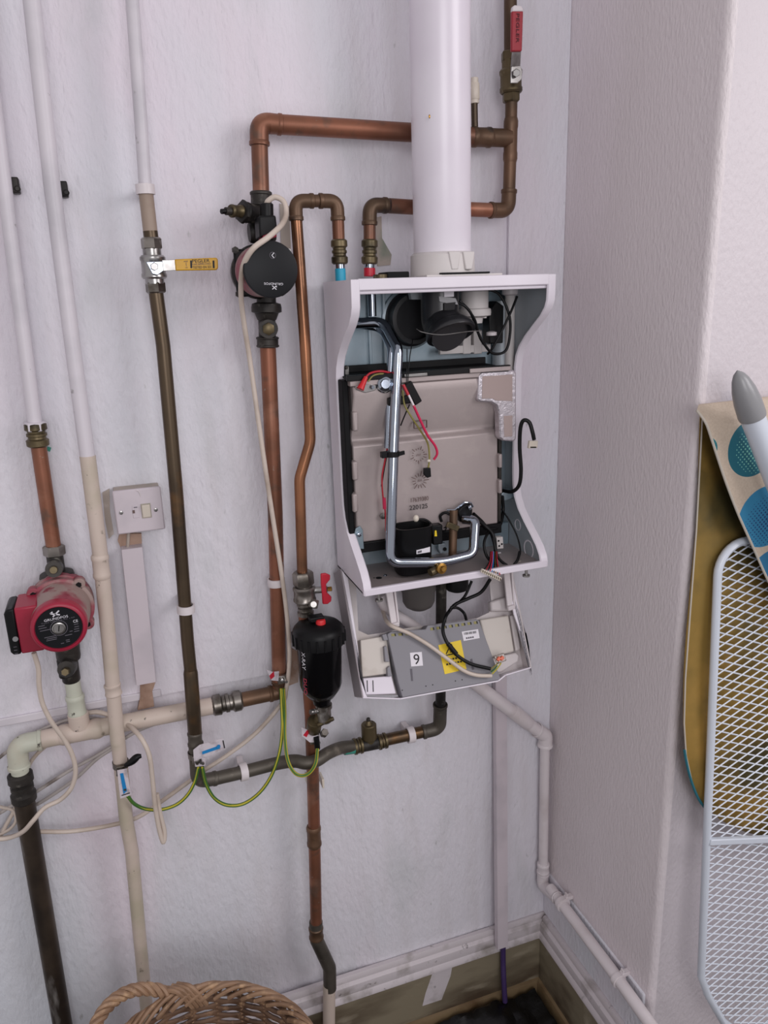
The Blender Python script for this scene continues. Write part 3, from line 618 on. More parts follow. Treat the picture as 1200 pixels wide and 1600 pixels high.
# ------------------------------------------------------------------ dropped control panel
TN = Vector((0, -1, .49)).normalized(); TV = Vector((0, .49, 1)).normalized(); TP = Vector((.5, -.068, 1.325))
def T(px, py, off=0.0):
    r = ray(px, py); q = TP + TN * off; return CAM + r * ((q - CAM).dot(TN) / r.dot(TN))
CP = bpy.data.objects.new('control_panel', None); COL.objects.link(CP); CP.empty_display_size = .03
place(CP, T(600, 1075), BO)
def tprism(name, pts, off, th, m, bevel=0.0, parent=None):
    return MB().prism([T(*p, off) for p in pts], -TN * th).build(name, m, parent or CP, bevel=bevel)
def control_panel():
    dp = .060
    tprism('tray_floor', [(538, 905), (556, 906), (560, 985), (575, 992), (602, 988), (618, 984), (745, 966), (764, 957), (768, 945), (764, 898), (800, 898), (826, 1040), (786, 1055), (630, 1086), (572, 1086)], -.034, .003, 'tray')
    def wall(a, b, th, name, m, w=.003):
        A0, B0 = T(*a), T(*b); d = (B0 - A0).normalized(); s = TN.cross(d).normalized()
        return MB().prism([A0 - s * w / 2, B0 - s * w / 2, B0 + s * w / 2, A0 + s * w / 2], -TN * th).build(name, m, CP, bevel=.001)
    wall((533, 889), (567, 1090), dp, 'tray_side', 'tray_out'); wall((801, 898), (830, 1043), dp, 'tray_side', 'tray')
    wall((567, 1090), (626, 1092), .05, 'tray_edge', 'casing'); wall((626, 1092), (779, 1064), .05, 'tray_edge', 'casing'); wall((779, 1064), (790, 1055), .05, 'tray_edge', 'casing'); wall((790, 1055), (830, 1043), .05, 'tray_edge', 'casing')
    tprism('side_lip', [(533, 889), (544, 903), (552, 960), (559, 1010), (563, 1040), (560, 1050), (574, 1089), (567, 1090)], -.001, .004, 'casing', .001)
    tprism('side_lip', [(800, 898), (793, 905), (803, 960), (812, 985), (822, 990), (826, 1010), (829, 1043)], -.001, .004, 'casing', .001)
    # left and right moulded boxes
    b = tprism('moulded_box', [(563, 1000), (604, 993), (612, 1052), (566, 1058)], -.014, .02, 'beige_box', .002)
    b2 = tprism('moulded_box', [(565, 1060), (612, 1056), (619, 1084), (569, 1086)], -.010, .02, 'casing', .002)
    for px in (573, 582): tprism('vent_slot', [(px, 1063), (px + 1.4, 1063), (px + 2, 1081), (px + .6, 1081)], -.0095, .001, 'ink', 0, b2)
    tprism('moulded_box', [(750, 968), (795, 961), (804, 1018), (764, 1028)], -.016, .02, 'beige_box', .003)
    tprism('moulded_box', [(797, 962), (806, 960), (814, 1015), (806, 1018)], -.020, .02, 'tray', .003)
    tprism('moulded_box', [(768, 955), (766, 940), (798, 930), (803, 955)], -.020, .018, 'tray', .004)
    tprism('moulded_box', [(766, 1029), (806, 1019), (812, 1024), (810, 1034), (785, 1050), (774, 1052)], -.022, .01, 'tray', .003)
    # grey electronics cover
    cv = tprism('electronics_cover', [(605, 991), (612, 986), (665, 983), (668, 977), (745, 967), (749, 970), (783, 1062), (629, 1090), (622, 1066)], -.002, .028, 'cover_grey', .0015)
    for k in range(3): tprism('terminal_contact', [(611 + k * 11, 990.5 - k * .9), (616 + k * 11, 990 - k * .9), (617 + k * 11, 994 - k * .9), (612 + k * 11, 994.5 - k * .9)], -.0015, .0008, 'wire_olive', 0, cv)
    for k in range(3): tprism('terminal_gap', [(616 + k * 11, 990 - k * .9), (618 + k * 11, 989.8 - k * .9), (619 + k * 11, 994 - k * .9), (617 + k * 11, 994 - k * .9)], -.0014, .0008, 'ink', 0, cv)
    for k in range(8):
        x, y = 672 + k * 9.7, 981 - k * 1.4
        tprism('terminal_contact', [(x, y), (x + 4, y - .6), (x + 5, y + 3.6), (x + 1, y + 4.2)], -.0015, .0008, 'wire_olive', 0, cv)
        tprism('terminal_gap', [(x + 4, y - .6), (x + 6, y - .9), (x + 7, y + 3.3), (x + 5, y + 3.6)], -.0014, .0008, 'ink', 0, cv)
    l9 = tprism('number_label', [(640.5, 1020), (659, 1018.5), (661, 1040), (642.5, 1041.5)], -.0012, .0009, 'white_label', 0, cv)
    rt = (T(660, 1029) - T(642, 1031)).normalized(); up9 = (T(650, 1020) - T(652, 1040)).normalized()
    text(cv, '9', T(651, 1030, -.0008), rt, up9, .020, 'ink', name='number_nine')
    tprism('warning_label', [(685, 1008), (720, 1000), (729, 1045.5), (695, 1053.5)], -.0012, .0009, 'yellow_label', 0, cv)
    for a, c in (((697, 1022), (705, 1006)), ((705, 1006), (713, 1021)), ((713, 1021), (697, 1024))):
        MB().bar(T(*a, -.0008), T(*c, -.0008), .0020, .0006, TN).build('warning_triangle', 'ink', cv)
    MB().bar(T(705.5, 1012, -.0008), T(704, 1020, -.0008), .0014, .0006, TN).build('warning_bolt', 'ink', cv)
    for r_, (y, x0, n) in enumerate(((1030, 698, 5), (1037, 697, 6), (1045, 716, 2))):
        for k in range(n): tprism('print_mark', [(x0 + k * 4.3, y - k * .9), (x0 + k * 4.3 + 3, y - k * .9 - .6), (x0 + k * 4.3 + 3.6, y - k * .9 + 2.2), (x0 + k * 4.3 + .6, y - k * .9 + 2.8)], -.0010, .0006, 'ink_soft' if r_ == 2 else 'ink', 0, cv)
    tprism('barcode_label', [(721.5, 987), (747, 983), (749.5, 997), (724.5, 1001.5)], -.0012, .0009, 'white_label', 0, cv)
    for k in range(10):
        x = 725 + k * 2.0; y = 988.5 - k * .3; tprism('barcode_bar', [(x, y), (x + (1.2 if k % 3 else .7), y - .1), (x + (1.7 if k % 3 else 1.2), y + 3.5), (x + .5, y + 3.6)], -.0009, .0004, 'ink', 0, cv)
    for k in range(4): tprism('print_mark', [(728 + k * 3.2, 996 - k * .5), (730.4 + k * 3.2, 995.6 - k * .5), (730.8 + k * 3.2, 998.2 - k * .5), (728.4 + k * 3.2, 998.6 - k * .5)], -.0009, .0004, 'ink_soft', 0, cv)
    for (px, py) in ((628.5, 1078.5), (665.5, 1072), (676, 1070), (711.5, 1064), (722, 1062)):
        MB().lathe([(0, .0012), (.0006, .0012)], T(px, py, -.002), TN, 10).build('hole', 'ink', cv)
    tprism('cover_slot', [(641, 1045), (644, 1045), (645.5, 1064), (643, 1064)], -.0012, .0008, 'ink_soft', 0, cv)
    tprism('cover_slot', [(735, 1030), (738, 1029), (741, 1046), (738, 1047)], -.0012, .0008, 'ink_soft', 0, cv)
    for q in ([(600, 1010), (604, 1009), (609, 1034), (602, 1034)], [(605, 1044), (609, 1040), (613, 1056), (606, 1057)], [(597, 992), (604, 990), (607, 1000), (600, 1001)]):
        tprism('cover_catch', q, -.004, .02, 'cover_grey', .001)
    # hinge arms
    for a, b, w in (((607, 918), (616, 976), .014), ((791, 893), (797, 949), .014)):
        p, q = A(*a, .10), T(*b, -.006)
        h = MB().bar(p, q, w, .006, OUT).build('hinge_arm', 'white_plastic', CP, bevel=.0015)
        MB().bar(p + Vector((.011, .0, 0)), q + Vector((.008, .0, 0)), .004, .012, OUT).build('arm_rib', 'white_plastic', h, bevel=.001)
        MB().bar(q + Vector((-.008, -.003, 0)), q + Vector((.009, -.003, .002)), .010, .009, OUT).build('arm_foot', 'white_plastic', h, bevel=.002)
    # mains lead and black lead on the cover
    cable('mains_lead', None, None, [(598, 955, .05), (605, 972, .11)] + [T(616, 980, .008), T(640, 990, .008), T(670, 1008, .008), T(700, 1030, .008), T(725, 1048, .008), T(745, 1055, .008), T(768, 1056, .008)], 6.3, 'cable_white', root=CP)
    cable('control_lead', None, None, [(766, 905, .14), (752, 925, .13), (732, 935, .125), (712, 944, .12), (702, 955, .12), T(696, 965, .02), T(692, 985, .012), T(699, 1005, .010), T(712, 1022, .009), T(735, 1037, .009), T(766, 1045, .008)], 5.6, 'cable_black', root=CP)
    cable('control_lead', None, None, [(737, 908, .10), (726, 932, .11), (712, 945, .12), (704, 950, .12)], 4.6, 'cable_black', root=CP)
    cable('control_lead', None, None, [(704, 950, .118), (715, 950, .118), (725, 958, .115), T(729, 970, -.004)], 4.6, 'cable_black', root=CP)
    cable('sleeve_band', None, None, [T(700, 1006, .0105), T(713, 1022, .0095)], 7.6, 'black', root=CP)
    for (a, b, m) in (((766, 1046), (781, 1033), 'wire_olive'), ((769, 1053), (783, 1036), 'wire_yellow'), ((767, 1050), (777, 1040), 'wire_green')):
        cable('core_wire', None, None, [T(*a, .008), T((a[0] + b[0]) / 2 + 1, (a[1] + b[1]) / 2, .012), T(*b, .012)], 2.2, m, root=CP, seg=6)
    lc = MB().bar(T(775, 1031, .012), T(788, 1026, .012), .017, .012, TN).build('lever_connector', 'clear', CP, bevel=.002)
    for k in range(2): MB().bar(T(777 + k * 5, 1032 - k * 1, .020), T(781 + k * 5, 1027 - k, .020), .007, .006, TN).build('orange_lever', 'orange', lc, bevel=.001)
control_panel()

# ================================================================== PIPE RUNS
def foot(px, py, d):
    p = A(px, py, d); return Vector((p.x, p.y, .001))
# --- left painted pipe with the red pump
t = thing('heating_pipe', 'white painted pipe at far left ending in bare copper above red pump', 'pipe', A(83, 852, .03))
pipe(t, [(-37, -60, .03), (17, 371, .03), (55, 664, .03)], 22, 'paint_pipe')
fit(t, (54.5, 660, .03), (60, 698, .03), 34, 'brass_dirty', 'comp', 'compression_coupling'); fit(t, (54.2, 659, .03), (56, 673, .03), 35, 'paint_pipe', 'nut', 'painted_nut')
pipe(t, [(60, 695, .03), (84, 856, .03)], 22.5, 'copper')
for px, py, lab in ((24, 290, 'small metal bracket stub beside the far-left painted pipe'), (100, 296, 'small rusty bracket stub beside the second painted pipe')):
    p = A(px, py, .01); b = thing('wall_bracket', lab, 'bracket', (p.x, 0, p.z), 'old wall brackets')
    MB().box((p.x - .006, .004, p.z - .012), (p.x + .006, -.018, p.z + .012)).build('bracket_stub', 'gunk', b, bevel=.002)
    MB().lathe([(0, .005), (.006, .005), (.008, .003)], (p.x + .003, -.016, p.z - .006), OUT, 8).build('bracket_bolt', 'gunk', b)
# valve above pump
t = thing('pump_valve', 'tarnished isolating valve on top of the red circulating pump', 'valve', A(90, 908, .03), 'pump valves')
fit(t, (83.5, 852, .03), (85.5, 868, .03), 33, 'plated', 'nut', 'union_nut'); fit(t, (85, 866, .03), (90, 898, .03), 25, 'gunk', 'sleeve', 'body')
b = fit(t, (86, 886, .04), (84, 890, .078), 26, 'gunk', 'disc', 'spindle_boss'); fit(t, (84.3, 889.5, .074), (83.5, 891, .090), 12, 'brass_dirty', 'sleeve', 'spindle')
fit(t, (88, 893, .03), (92, 915, .03), 52, 'gunk', 'flange', 'flange')
def pump_red():
    c = A(92, 982, .165); X, Z = c.x, c.z
    t = thing('circulating_pump', 'dusty red circulating pump with side terminal box on left pipe', 'pump', (X, -.05, Z - .06))
    k = mpp(c)
    MB().lathe([(0, .040), (.012, .050), (.030, .054), (.048, .055), (.052, .050), (.07, .048)], (X, -.012, Z + .002), OUT, 40).build('volute', 'red_dusty', t)
    fl = MB().lathe([(0, .052), (.002, .055), (.014, .055), (.016, .052)], (X, -.062, Z), OUT, 40).build('motor_flange', 'red_dusty', t)
    for a in (50, 140, 225, 318):
        u = Vector((math.cos(math.radians(a)), 0, math.sin(math.radians(a))))
        q = Vector((X, -.060, Z)) + u * .053
        lug = MB().lathe([(0, .011), (.016, .011), (.018, .009)], q, OUT, 16).build('bolt_lug', 'red_dusty', fl); MB().lathe([(0, .005), (.0195, .005)], q, OUT, 6).build('bolt', 'black', fl)
    MB().lathe([(0, .050), (.03, .0475), (.066, .0445)], (X, -.076, Z), OUT, 44).build('motor_shell', 'red_dusty', t)
    m = MB().lathe([(.064, .042), (.066, .0450), (.079, .0446), (.084, .0432), (.086, .0405), (.086, .0378), (.0835, .037), (.0835, 0)], (X, -.078, Z), OUT, 44).build('motor_ring', 'red_pump', t)
    f = MB().lathe([(0, .0365), (.0012, .0362), (.0012, 0)], (X, -.1615, Z), OUT, 44).build('face_plate', 'black_face', t)
    MB().lathe([(0, .0108), (.0035, .0105), (.004, .009), (.002, .008), (.002, 0)], (X, -.1625, Z), OUT, 28).build('vent_screw', 'steel', f)
    MB().bar((X - .001, -.1652, Z - .005), (X + .001, -.1652, Z + .005), .0018, .0008, OUT).build('screw_slot', 'ink', f)
    MB().lathe([(0, .0136), (.0006, .0136), (.0006, .0126), (0, .0126)], (X, -.1627, Z), OUT, 28, caps=False).build('printed_ring', 'ink_soft', f)
    fy = -.1629; tilt = .06
    r_ = Vector((1, 0, tilt)); u_ = Vector((-tilt, 0, 1))
    P = lambda dx, dz: Vector((X, fy, Z)) + r_ * dx + u_ * dz
    text(f, 'GRUNDFOS', P(-.001, .0175), r_, u_, .0042, 'ink_white', w=.037)
    for a, b in (((-.008, .0275), (.006, .0225)), ((-.005, .0215), (.006, .030)), ((-.008, .0275), (-.004, .0300))):
        MB().bar(P(*a), P(*b), .0022, .0004, OUT).build('logo_stroke', 'ink_white', f)
    text(f, 'Type UPS 15-50 130', P(.001, .0130), r_, u_, .0026, 'ink_soft', w=.052)
    text(f, 'CE', P(.0270, .006), r_, u_, .0046, 'ink_white', w=.0075)
    for dx, dz, w in ((-.025, .0095, .010), (-.024, .0055, .012), (-.020, .001, .018), (.027, .0005, .007), (.027, -.004, .007), (.026, -.008, .008), (.0255, -.012, .008), (-.016, -.0120, .018), (-.014, -.0150, .016), (-.015, -.018, .016), (.017, -.010, .005), (.012, -.0155, .011), (.009, -.024, .006), (.009, -.027, .006), (.0, -.028, .005)):
        MB().bar(P(dx - w / 2, dz), P(dx + w / 2, dz), .0012, .0003, OUT).build('printed_line', 'ink_soft', f)
    # terminal box at the left
    xa, xm, xb = A(10, 985, .135).x, A(27, 985, .135).x, A(54, 985, .135).x
    z1, z0 = A(30, 950, .135).z, A(30, 1023, .135).z
    tb = MB().box((xm, -.135, z0), (xb + .01, -.065, z1)).build('terminal_box', 'red_pump', t, bevel=.003)
    MB().prism([(xm, -.135, z0), (xm, -.135, z1), (xa + .004, -.135, z1 - .001), (xa, -.135, z1 - .008), (xa, -.135, z0 + .006), (xa + .004, -.135, z0)], (0, .066, 0)).build('box_lid', 'black', tb, bevel=.003)
    MB().lathe([(0, .0046), (.001, .0044)], (xa + .011, -.1352, (z0 + z1) / 2 - .012), OUT, 18).build('lid_button', 'cap_grey', tb)
    for k in range(3): MB().bar((xa + .006, -.1354, (z0 + z1) / 2 - .026 - k * .006), (xa + .011, -.1354, (z0 + z1) / 2 - .026 - k * .006), .001, .0003, OUT).build('printed_line', 'ink_soft', tb)
    MB().prism([(xb, -.128, Z + .02), (xb, -.128, z0 + .006), (xb + .03, -.128, Z - .038), (xb + .04, -.128, Z + .02)], (0, .05, 0)).build('box_neck', 'red_pump', t, bevel=.004)
    # ports
    pz = V((94, 918, .03))
    fit(t, (91, 906, .03), (96, 940, .035), 38, 'red_dusty', 'sleeve', 'port'); fit(t, (104, 990, .035), (106, 1016, .03), 36, 'gunk', 'sleeve', 'port')
    MB().prism([A(118, 906, .02), A(127, 913, .02), A(131, 920, .02), A(112, 918, .02)], (0, .01, 0)).build('green_seal', 'verdigris', t, bevel=.001)
pump_red()
t = thing('pump_valve', 'grimy isolating valve directly below the red circulating pump', 'valve', A(110, 1062, .03), 'pump valves')
fit(t, (104, 1006, .03), (108, 1030, .03), 36, 'gunk', 'disc', 'union_nut'); fit(t, (106, 1022, .03), (112, 1064, .03), 27, 'gunk', 'sleeve', 'body')
fit(t, (108, 1040, .04), (103, 1046, .072), 27, 'gunk', 'disc', 'spindle_boss'); fit(t, (104, 1048, .07), (101.5, 1050.5, .088), 13, 'brass_dirty', 'nut', 'spindle'); fit(t, (95.5, 1030, .035), (100, 1058, .035), 14, 'gunk', 'sleeve', 'side_cap')
# --- horizontal cream manifold
t = thing('manifold_pipe', 'horizontal cream painted manifold pipe bending down at far left', 'pipe', A(150, 1150, .03))
pipe(t, [(112, 1060, .03), (121, 1112, .03)], 23, 'cream_green', name='riser'); fit(t, (116.5, 1085, .03), (121.5, 1118, .03), 27, 'cream_green', 'bead', 'riser_socket')
pipe(t, [(52, 1158, .03), (153, 1137.5, .03), (233, 1122, .03), (336, 1102, .03)], 27.5, 'cream_pipe', 0)
fit(t, (92, 1149.5, .03), (160, 1136.5, .03), 31, 'cream_pipe', 'bead', 'tee'); fit(t, (121.5, 1114, .03), (125, 1136, .03), 31, 'cream_pipe', 'sleeve', 'tee_branch')
elbow(t, (66, 1156, .03), (26, 1163.5, .03), (30, 1200, .03), 31, 'cream_green', .03)
pipe(t, [(29, 1192, .03), (33, 1215, .03)], 26, 'cream_green', name='drop')
fit(t, (30.5, 1207, .03), (38.5, 1252, .03), 38, 'gunk', 'comp', 'threaded_coupling')
pipe(t, [(37, 1246, .03), (101, 1620, .03), foot(101, 1620, .03)], 28, 'stained_pipe', name='lower_pipe')
fit(t, (331, 1103, .03), (378, 1093.5, .03), 33, 'plated', 'comp', 'compression_coupling')
pipe(t, [(376, 1094, .03), (432, 1082, .03)], 23, 'copper_dull', name='copper_tail')
# --- second painted pipe
t = thing('heating_pipe', 'second painted pipe from left turning cream and running down to basket', 'pipe', A(240, 1590, .066))
pipe(t, [(44, -50, .066), (81, 287, .066), (113, 537, .066), (137, 715, .066)], 24, 'paint_pipe')
pipe(t, [(136.8, 712, .066), (157, 870, .066), (170, 1000, .066), (184, 1160, .066)], 22.5, 'cream_pipe', name='cream_pipe')
fit(t, (155.5, 866, .066), (160, 904, .066), 25.5, 'cream_pipe', 'bead', 'socket'); fit(t, (175, 1068, .066), (178, 1086, .066), 24.5, 'cream_pipe', 'bead', 'socket')
pipe(t, [(183.5, 1150, .066), (188, 1190, .062), (197, 1280, .055), (206, 1330, .05), (216, 1440, .045), (228, 1565, .04), foot(233, 1640, .04)], 20.5, 'cream_pipe', name='lower_pipe')
# --- gas pipe
t = thing('gas_pipe', 'dark bronze gas pipe running down from the yellow-handled valve', 'pipe', A(307, 1200, .066))
pipe(t, [(203, -50, .066), (221, 202, .066), (227, 292, .066)], 20, 'paint_pipe', name='painted_pipe')
pipe(t, [(227, 292, .066), (236.5, 376, .066)], 22, 'beige_pipe', name='beige_pipe')
pipe(t, [(234.8, 361, .066), (236.8, 376, .066)], 22.6, 'bronze_pipe', name='scraped_end')
pipe(t, [(242.5, 448, .066), (255, 540, .066), (276, 773, .066), (293, 1000, .066), (298, 1050, .066)], 21, 'bronze_pipe', 0)
fit(t, (297.5, 1046, .066), (305, 1150, .066), 22, 'bronze_pipe', 'sleeve', 'long_coupling'); fit(t, (304, 1143, .066), (305.5, 1165, .066), 22, 'lead_pipe', 'bead', 'socket')
E1 = [(305, 1155, .066), (308, 1217, .066), (332, 1218, .058)]
elbow(t, (305.5, 1160, .066), (309, 1221, .064), (338, 1216, .056), 22, 'lead_pipe', .035)
Pm = [(334, 1217, .056), (385, 1205, .052), (432, 1193, .060), (460, 1189, .078), (478, 1192, .090), (495, 1188, .090), (514, 1176, .075), (535, 1168, .055), (560, 1166, .045)]
MB().sweep(spline([V(p) for p in Pm], 5), R_(Pm[3], 20.5), 18).build('bent_pipe', 'lead_pipe', t)
fit(t, (537, 1169, .049), (555, 1166.5, .046), 21.5, 'verdigris', 'sleeve', 'verdigris_joint')
pipe(t, [(556, 1166.5, .045), (612, 1154, .045), (672, 1141, .045)], 19, 'bronze_pipe', name='branch_pipe')
fit(t, (552, 1167, .045), (566, 1164, .045), 26, 'brass_dirty', 'comp', 'compression_nut'); fit(t, (590, 1160, .045), (604, 1156.5, .045), 25, 'brass_dirty', 'comp', 'compression_nut')
fit(t, (564, 1165, .045), (594, 1159, .045), 21, 'gunk', 'sleeve', 'tee')
elbow(t, (660, 1144, .045), (687, 1138, .05), (688, 1100, .06), 21, 'lead_pipe', .022)
pipe(t, [(688, 1110, .06), (688.5, 1085, .065), (689, 985, .075), (689.5, 908, .085)], 16.5, 'gunk', name='rising_pipe')
fit(t, (689.3, 917, .084), (689.5, 908, .085), 21, 'gunk', 'nut', 'nut')
clip('white clip on the brass branch pipe near its right elbow', (641, 1148, .045), (A(665, 1143, .045) - A(612, 1154, .045)), 21)
clip('white clip holding the grey bent pipe left of the earth loop', (380, 1206, .049), (A(432, 1193, .043) - A(334, 1217, .056)), 23)
t = thing('test_valve', 'small brass vent valve standing on the lower branch pipe', 'valve', A(577, 1160, .045))
fit(t, (577.5, 1160, .045), (577, 1150, .045), 19, 'brass_dirty', 'sleeve', 'stem'); fit(t, (577.2, 1154, .045), (576, 1131, .045), 24, 'brass_dirty', 'sleeve', 'body'); fit(t, (576, 1134, .045), (575.5, 1126, .045), 14, 'brass_dirty', 'cone', 'bonnet'); fit(t, (575.6, 1130, .045), (575.3, 1122, .045), 6.5, 'gunk', 'nut', 'spindle')
clip('white clip around the beige pipe above the yellow-handled valve', (227, 296, .066), A(228, 305, .066) - A(226, 287, .066), 24)
clip('white clip around the dark bronze gas pipe near the wall switch', (290.5, 951, .066), A(293, 1000, .066) - A(289, 920, .066), 22.5)
# yellow handle gas valve
t = thing('gas_valve', 'gas valve with yellow lever handle pointing right on bronze pipe', 'valve', A(243, 458, .066))
fit(t, (235.5, 371, .066), (237.5, 390, .066), 32, 'plated', 'nut', 'upper_nut', .3); fit(t, (237, 388, .066), (238.5, 402, .066), 28, 'steel', 'sleeve', 'collar')
fit(t, (238, 399, .066), (241.5, 436, .066), 37, 'steel', 'bead', 'body'); fit(t, (241, 432, .066), (242.5, 444, .066), 29, 'steel', 'sleeve', 'collar'); fit(t, (242, 440, .066), (244, 458, .066), 31, 'plated', 'nut', 'lower_nut', .3)
lv = MB().prism([A(228, 409, .094), A(258, 408, .094), A(259, 421, .094), A(246, 430, .094), A(238, 428, .094)], (0, .003, 0)).build('lever_plate', 'chrome', t, bevel=.001)
fit(t, (241.5, 416, .085), (241.5, 416.5, .103), 13, 'steel', 'nut', 'stem_nut')
MB().bar(A(254, 415, .0945), A(276, 414, .0945), .017, .003, OUT).build('lever_arm', 'steel', t, bevel=.0006)
gr = MB().prism([A(273, 405, .0985), A(338, 402.5, .0985), A(340.5, 405, .0985), A(341, 419, .0985), A(338.5, 422, .0985), A(274.5, 423, .0985)], (0, .007, 0)).build('lever_grip', 'yellow_grip', t, bevel=.002)
rr = A(330, 411, .0988) - A(290, 412.5, .0988); ur = A(310, 405, .0988) - A(310, 420, .0988)
text(gr, 'PEGLER', A(314, 407.5, .0988), rr, ur, .0052, 'ink', w=.028); text(gr, 'TESTED EN 331', A(315.5, 417.5, .0988), rr, ur, .0038, 'ink', w=.030); text(gr, 'GAS APPROVED', A(315, 412.5, .0988), rr, ur, .0028, 'ink_brown', w=.030)
for px in (298.5, 333.5): MB().bar(A(px, 407, .0988), A(px + .5, 419, .0988), .003, .0003, OUT).build('printed_bar', 'ink', gr)
text(gr, '1', A(291, 413, .0988), rr, ur, .005, 'ink_brown'); text(gr, 'MOP', A(290.5, 408.5, .0988), rr, ur, .0022, 'ink_brown'); text(gr, '1/2', A(291.5, 418, .0988), rr, ur, .0022, 'ink_brown')

# --- top copper run
t = thing('copper_pipe', 'thick copper pipe crossing behind the flue and turning down to black pump', 'pipe', A(408, 300, .045))
pipe(t, [(420, 193.5, .045), (640, 207, .045), (745, 214, .05)], 28, 'copper')
elbow(t, (440, 195, .045), (404.5, 190.5, .045), (405.5, 228, .045), 30, 'copper', .028)
pipe(t, [(405.3, 222, .045), (408, 304, .045)], 26, 'copper', name='drop_pipe')
# --- right stack
t = thing('copper_pipe', 'brown copper stack beside the flue joining the boiler at second stub', 'pipe', A(577, 418, .075))
pipe(t, [(743, 214, .05), (796, 216, .05)], 27, 'copper_dull', name='tee_branch'); fit(t, (737, 214, .05), (768, 215, .05), 29, 'copper_dull', 'bead', 'reducing_tee')
pipe(t, [(797.5, -40, .05), (797.5, 84, .05)], 20, 'copper_dull', name='upper_pipe')
pipe(t, [(799, 156, .05), (798.5, 192, .05)], 19, 'copper_dull', name='middle_pipe')
fit(t, (798.5, 184, .05), (797, 254, .05), 21.5, 'copper_dull', 'bead', 'tee'); pipe(t, [(797, 250, .05), (795.5, 296, .05)], 19.5, 'copper_dull', name='lower_pipe')
elbow(t, (795.5, 296, .05), (794, 329, .052), (765, 328.5, .055), 23, 'copper_dull', .03)
pipe(t, [(768, 328.5, .055), (640, 323.5, .063), (608, 321.5, .066)], 22.5, 'copper', name='cross_pipe')
elbow(t, (604, 321, .067), (577.5, 320.5, .075), (577.5, 352, .075), 23, 'copper_dull', .024)
pipe(t, [(577.5, 345, .075), (577.5, 382, .075)], 19, 'copper', name='stub'); fit(t, (577.5, 374, .075), (577.5, 413, .075), 26, 'brass_dirty', 'comp', 'compression_coupling')
pipe(t, [(577.5, 408, .075), (577.5, 425, .075)], 16, 'chrome', name='steel_tail'); fit(t, (577.5, 418.5, .075), (577.5, 432, .075), 18, 'red', 'sleeve', 'red_tape')
pipe(t, [(742, 204, .05), (741, 156, .05)], 10.5, 'bronze_pipe', name='small_branch')
fit(t, (741.5, 162, .05), (741.3, 155, .05), 14, 'ivory_plastic', 'sleeve', 'cap_skirt'); fit(t, (741.3, 156, .05), (741, 130, .05), 16.5, 'ivory_plastic', 'sleeve', 'push_fit_cap'); fit(t, (741, 133, .05), (741, 121.5, .05), 13, 'ivory_plastic', 'sleeve', 'cap_top')
t = thing('ball_valve', 'brass ball valve with red lever handle pointing up beside flue', 'valve', A(798, 160, .05))
fit(t, (798.5, 160, .05), (798.5, 143, .05), 28, 'brass_dirty', 'nut', 'lower_nut', .2); fit(t, (798.5, 146, .05), (798, 108, .05), 34, 'brass_dirty', 'bead', 'body'); fit(t, (797.5, 110, .05), (797.5, 92, .05), 27, 'brass_dirty', 'sleeve', 'neck'); fit(t, (797.5, 97, .05), (797.5, 80, .05), 30, 'brass_dirty', 'nut', 'upper_nut', .2)
MB().prism([A(799, 102, .085), A(813, 101, .085), A(817, 113, .085), A(815, 124, .085), A(809, 130, .085), A(798, 130, .085)], (0, .003, 0)).build('lever_plate', 'steel', t, bevel=.001)
fit(t, (807, 114, .07), (807, 114, .094), 12, 'steel', 'nut', 'stem_nut')
MB().prism([A(799, 104, .086), A(813, 103, .086), A(814.5, 78, .098), A(801, 78, .098)], (0, .003, 0)).build('lever_arm', 'steel', t, bevel=.0006)
g = MB().prism([A(800, 80, .102), A(800.5, 17, .102), A(818, 17, .102), A(816, 80, .102)], (0, .008, 0)).build('lever_grip', 'red_grip', t, bevel=.002)
MB().prism([A(800.5, 18, .1022), A(801.5, 10, .1022), A(805, 7.5, .1022), A(815, 8.5, .1022), A(818, 13, .1022), A(818, 18, .1022)], (0, .0085, 0)).build('grip_tip', 'white_plastic', t, bevel=.002)
text(g, 'PEGLER', A(809, 44, .1026), A(808.5, 60, .1026) - A(809, 20, .1026), A(815, 44, .1026) - A(803, 44, .1026), .006, 'ink_red', w=.045)
# --- inverted U copper
t = thing('copper_pipe', 'bright copper pipe with inverted U bend dropping to the black filter', 'pipe', A(473, 900, .085))
U0 = [(462.5, 345, .085), (460.5, 314, .085), (527.5, 313.5, .085), (528.5, 345, .085)]
elbow(t, (463, 345, .085), (461.5, 314, .085), (490, 314, .085), 21.5, 'copper_dull', .026); elbow(t, (498, 314, .085), (526.5, 314, .085), (528, 345, .085), 21.5, 'copper_dull', .026)
pipe(t, [(486, 314, .085), (502, 314, .085)], 19, 'copper_dull', name='cross_piece')
pipe(t, [(528, 342, .085), (529.5, 380, .085)], 19, 'copper', name='stub'); fit(t, (529.5, 374, .085), (531, 413, .085), 26, 'brass_dirty', 'comp', 'compression_coupling')
pipe(t, [(530.8, 408, .085), (532, 425, .085)], 15, 'chrome', name='steel_tail'); fit(t, (531.5, 419.5, .085), (532.5, 440, .085), 16.5, 'cyan_tape', 'sleeve', 'blue_tape')
MB().sweep(fillet([V(p) for p in [(463, 342, .085), (468, 411, .085), (477, 542, .085), (485, 690, .085), (468, 748, .085), (472.5, 902, .085)]], .06, 8), R_((477, 600, .085), 17.5), 18).build('long_pipe', 'copper_bright', t)
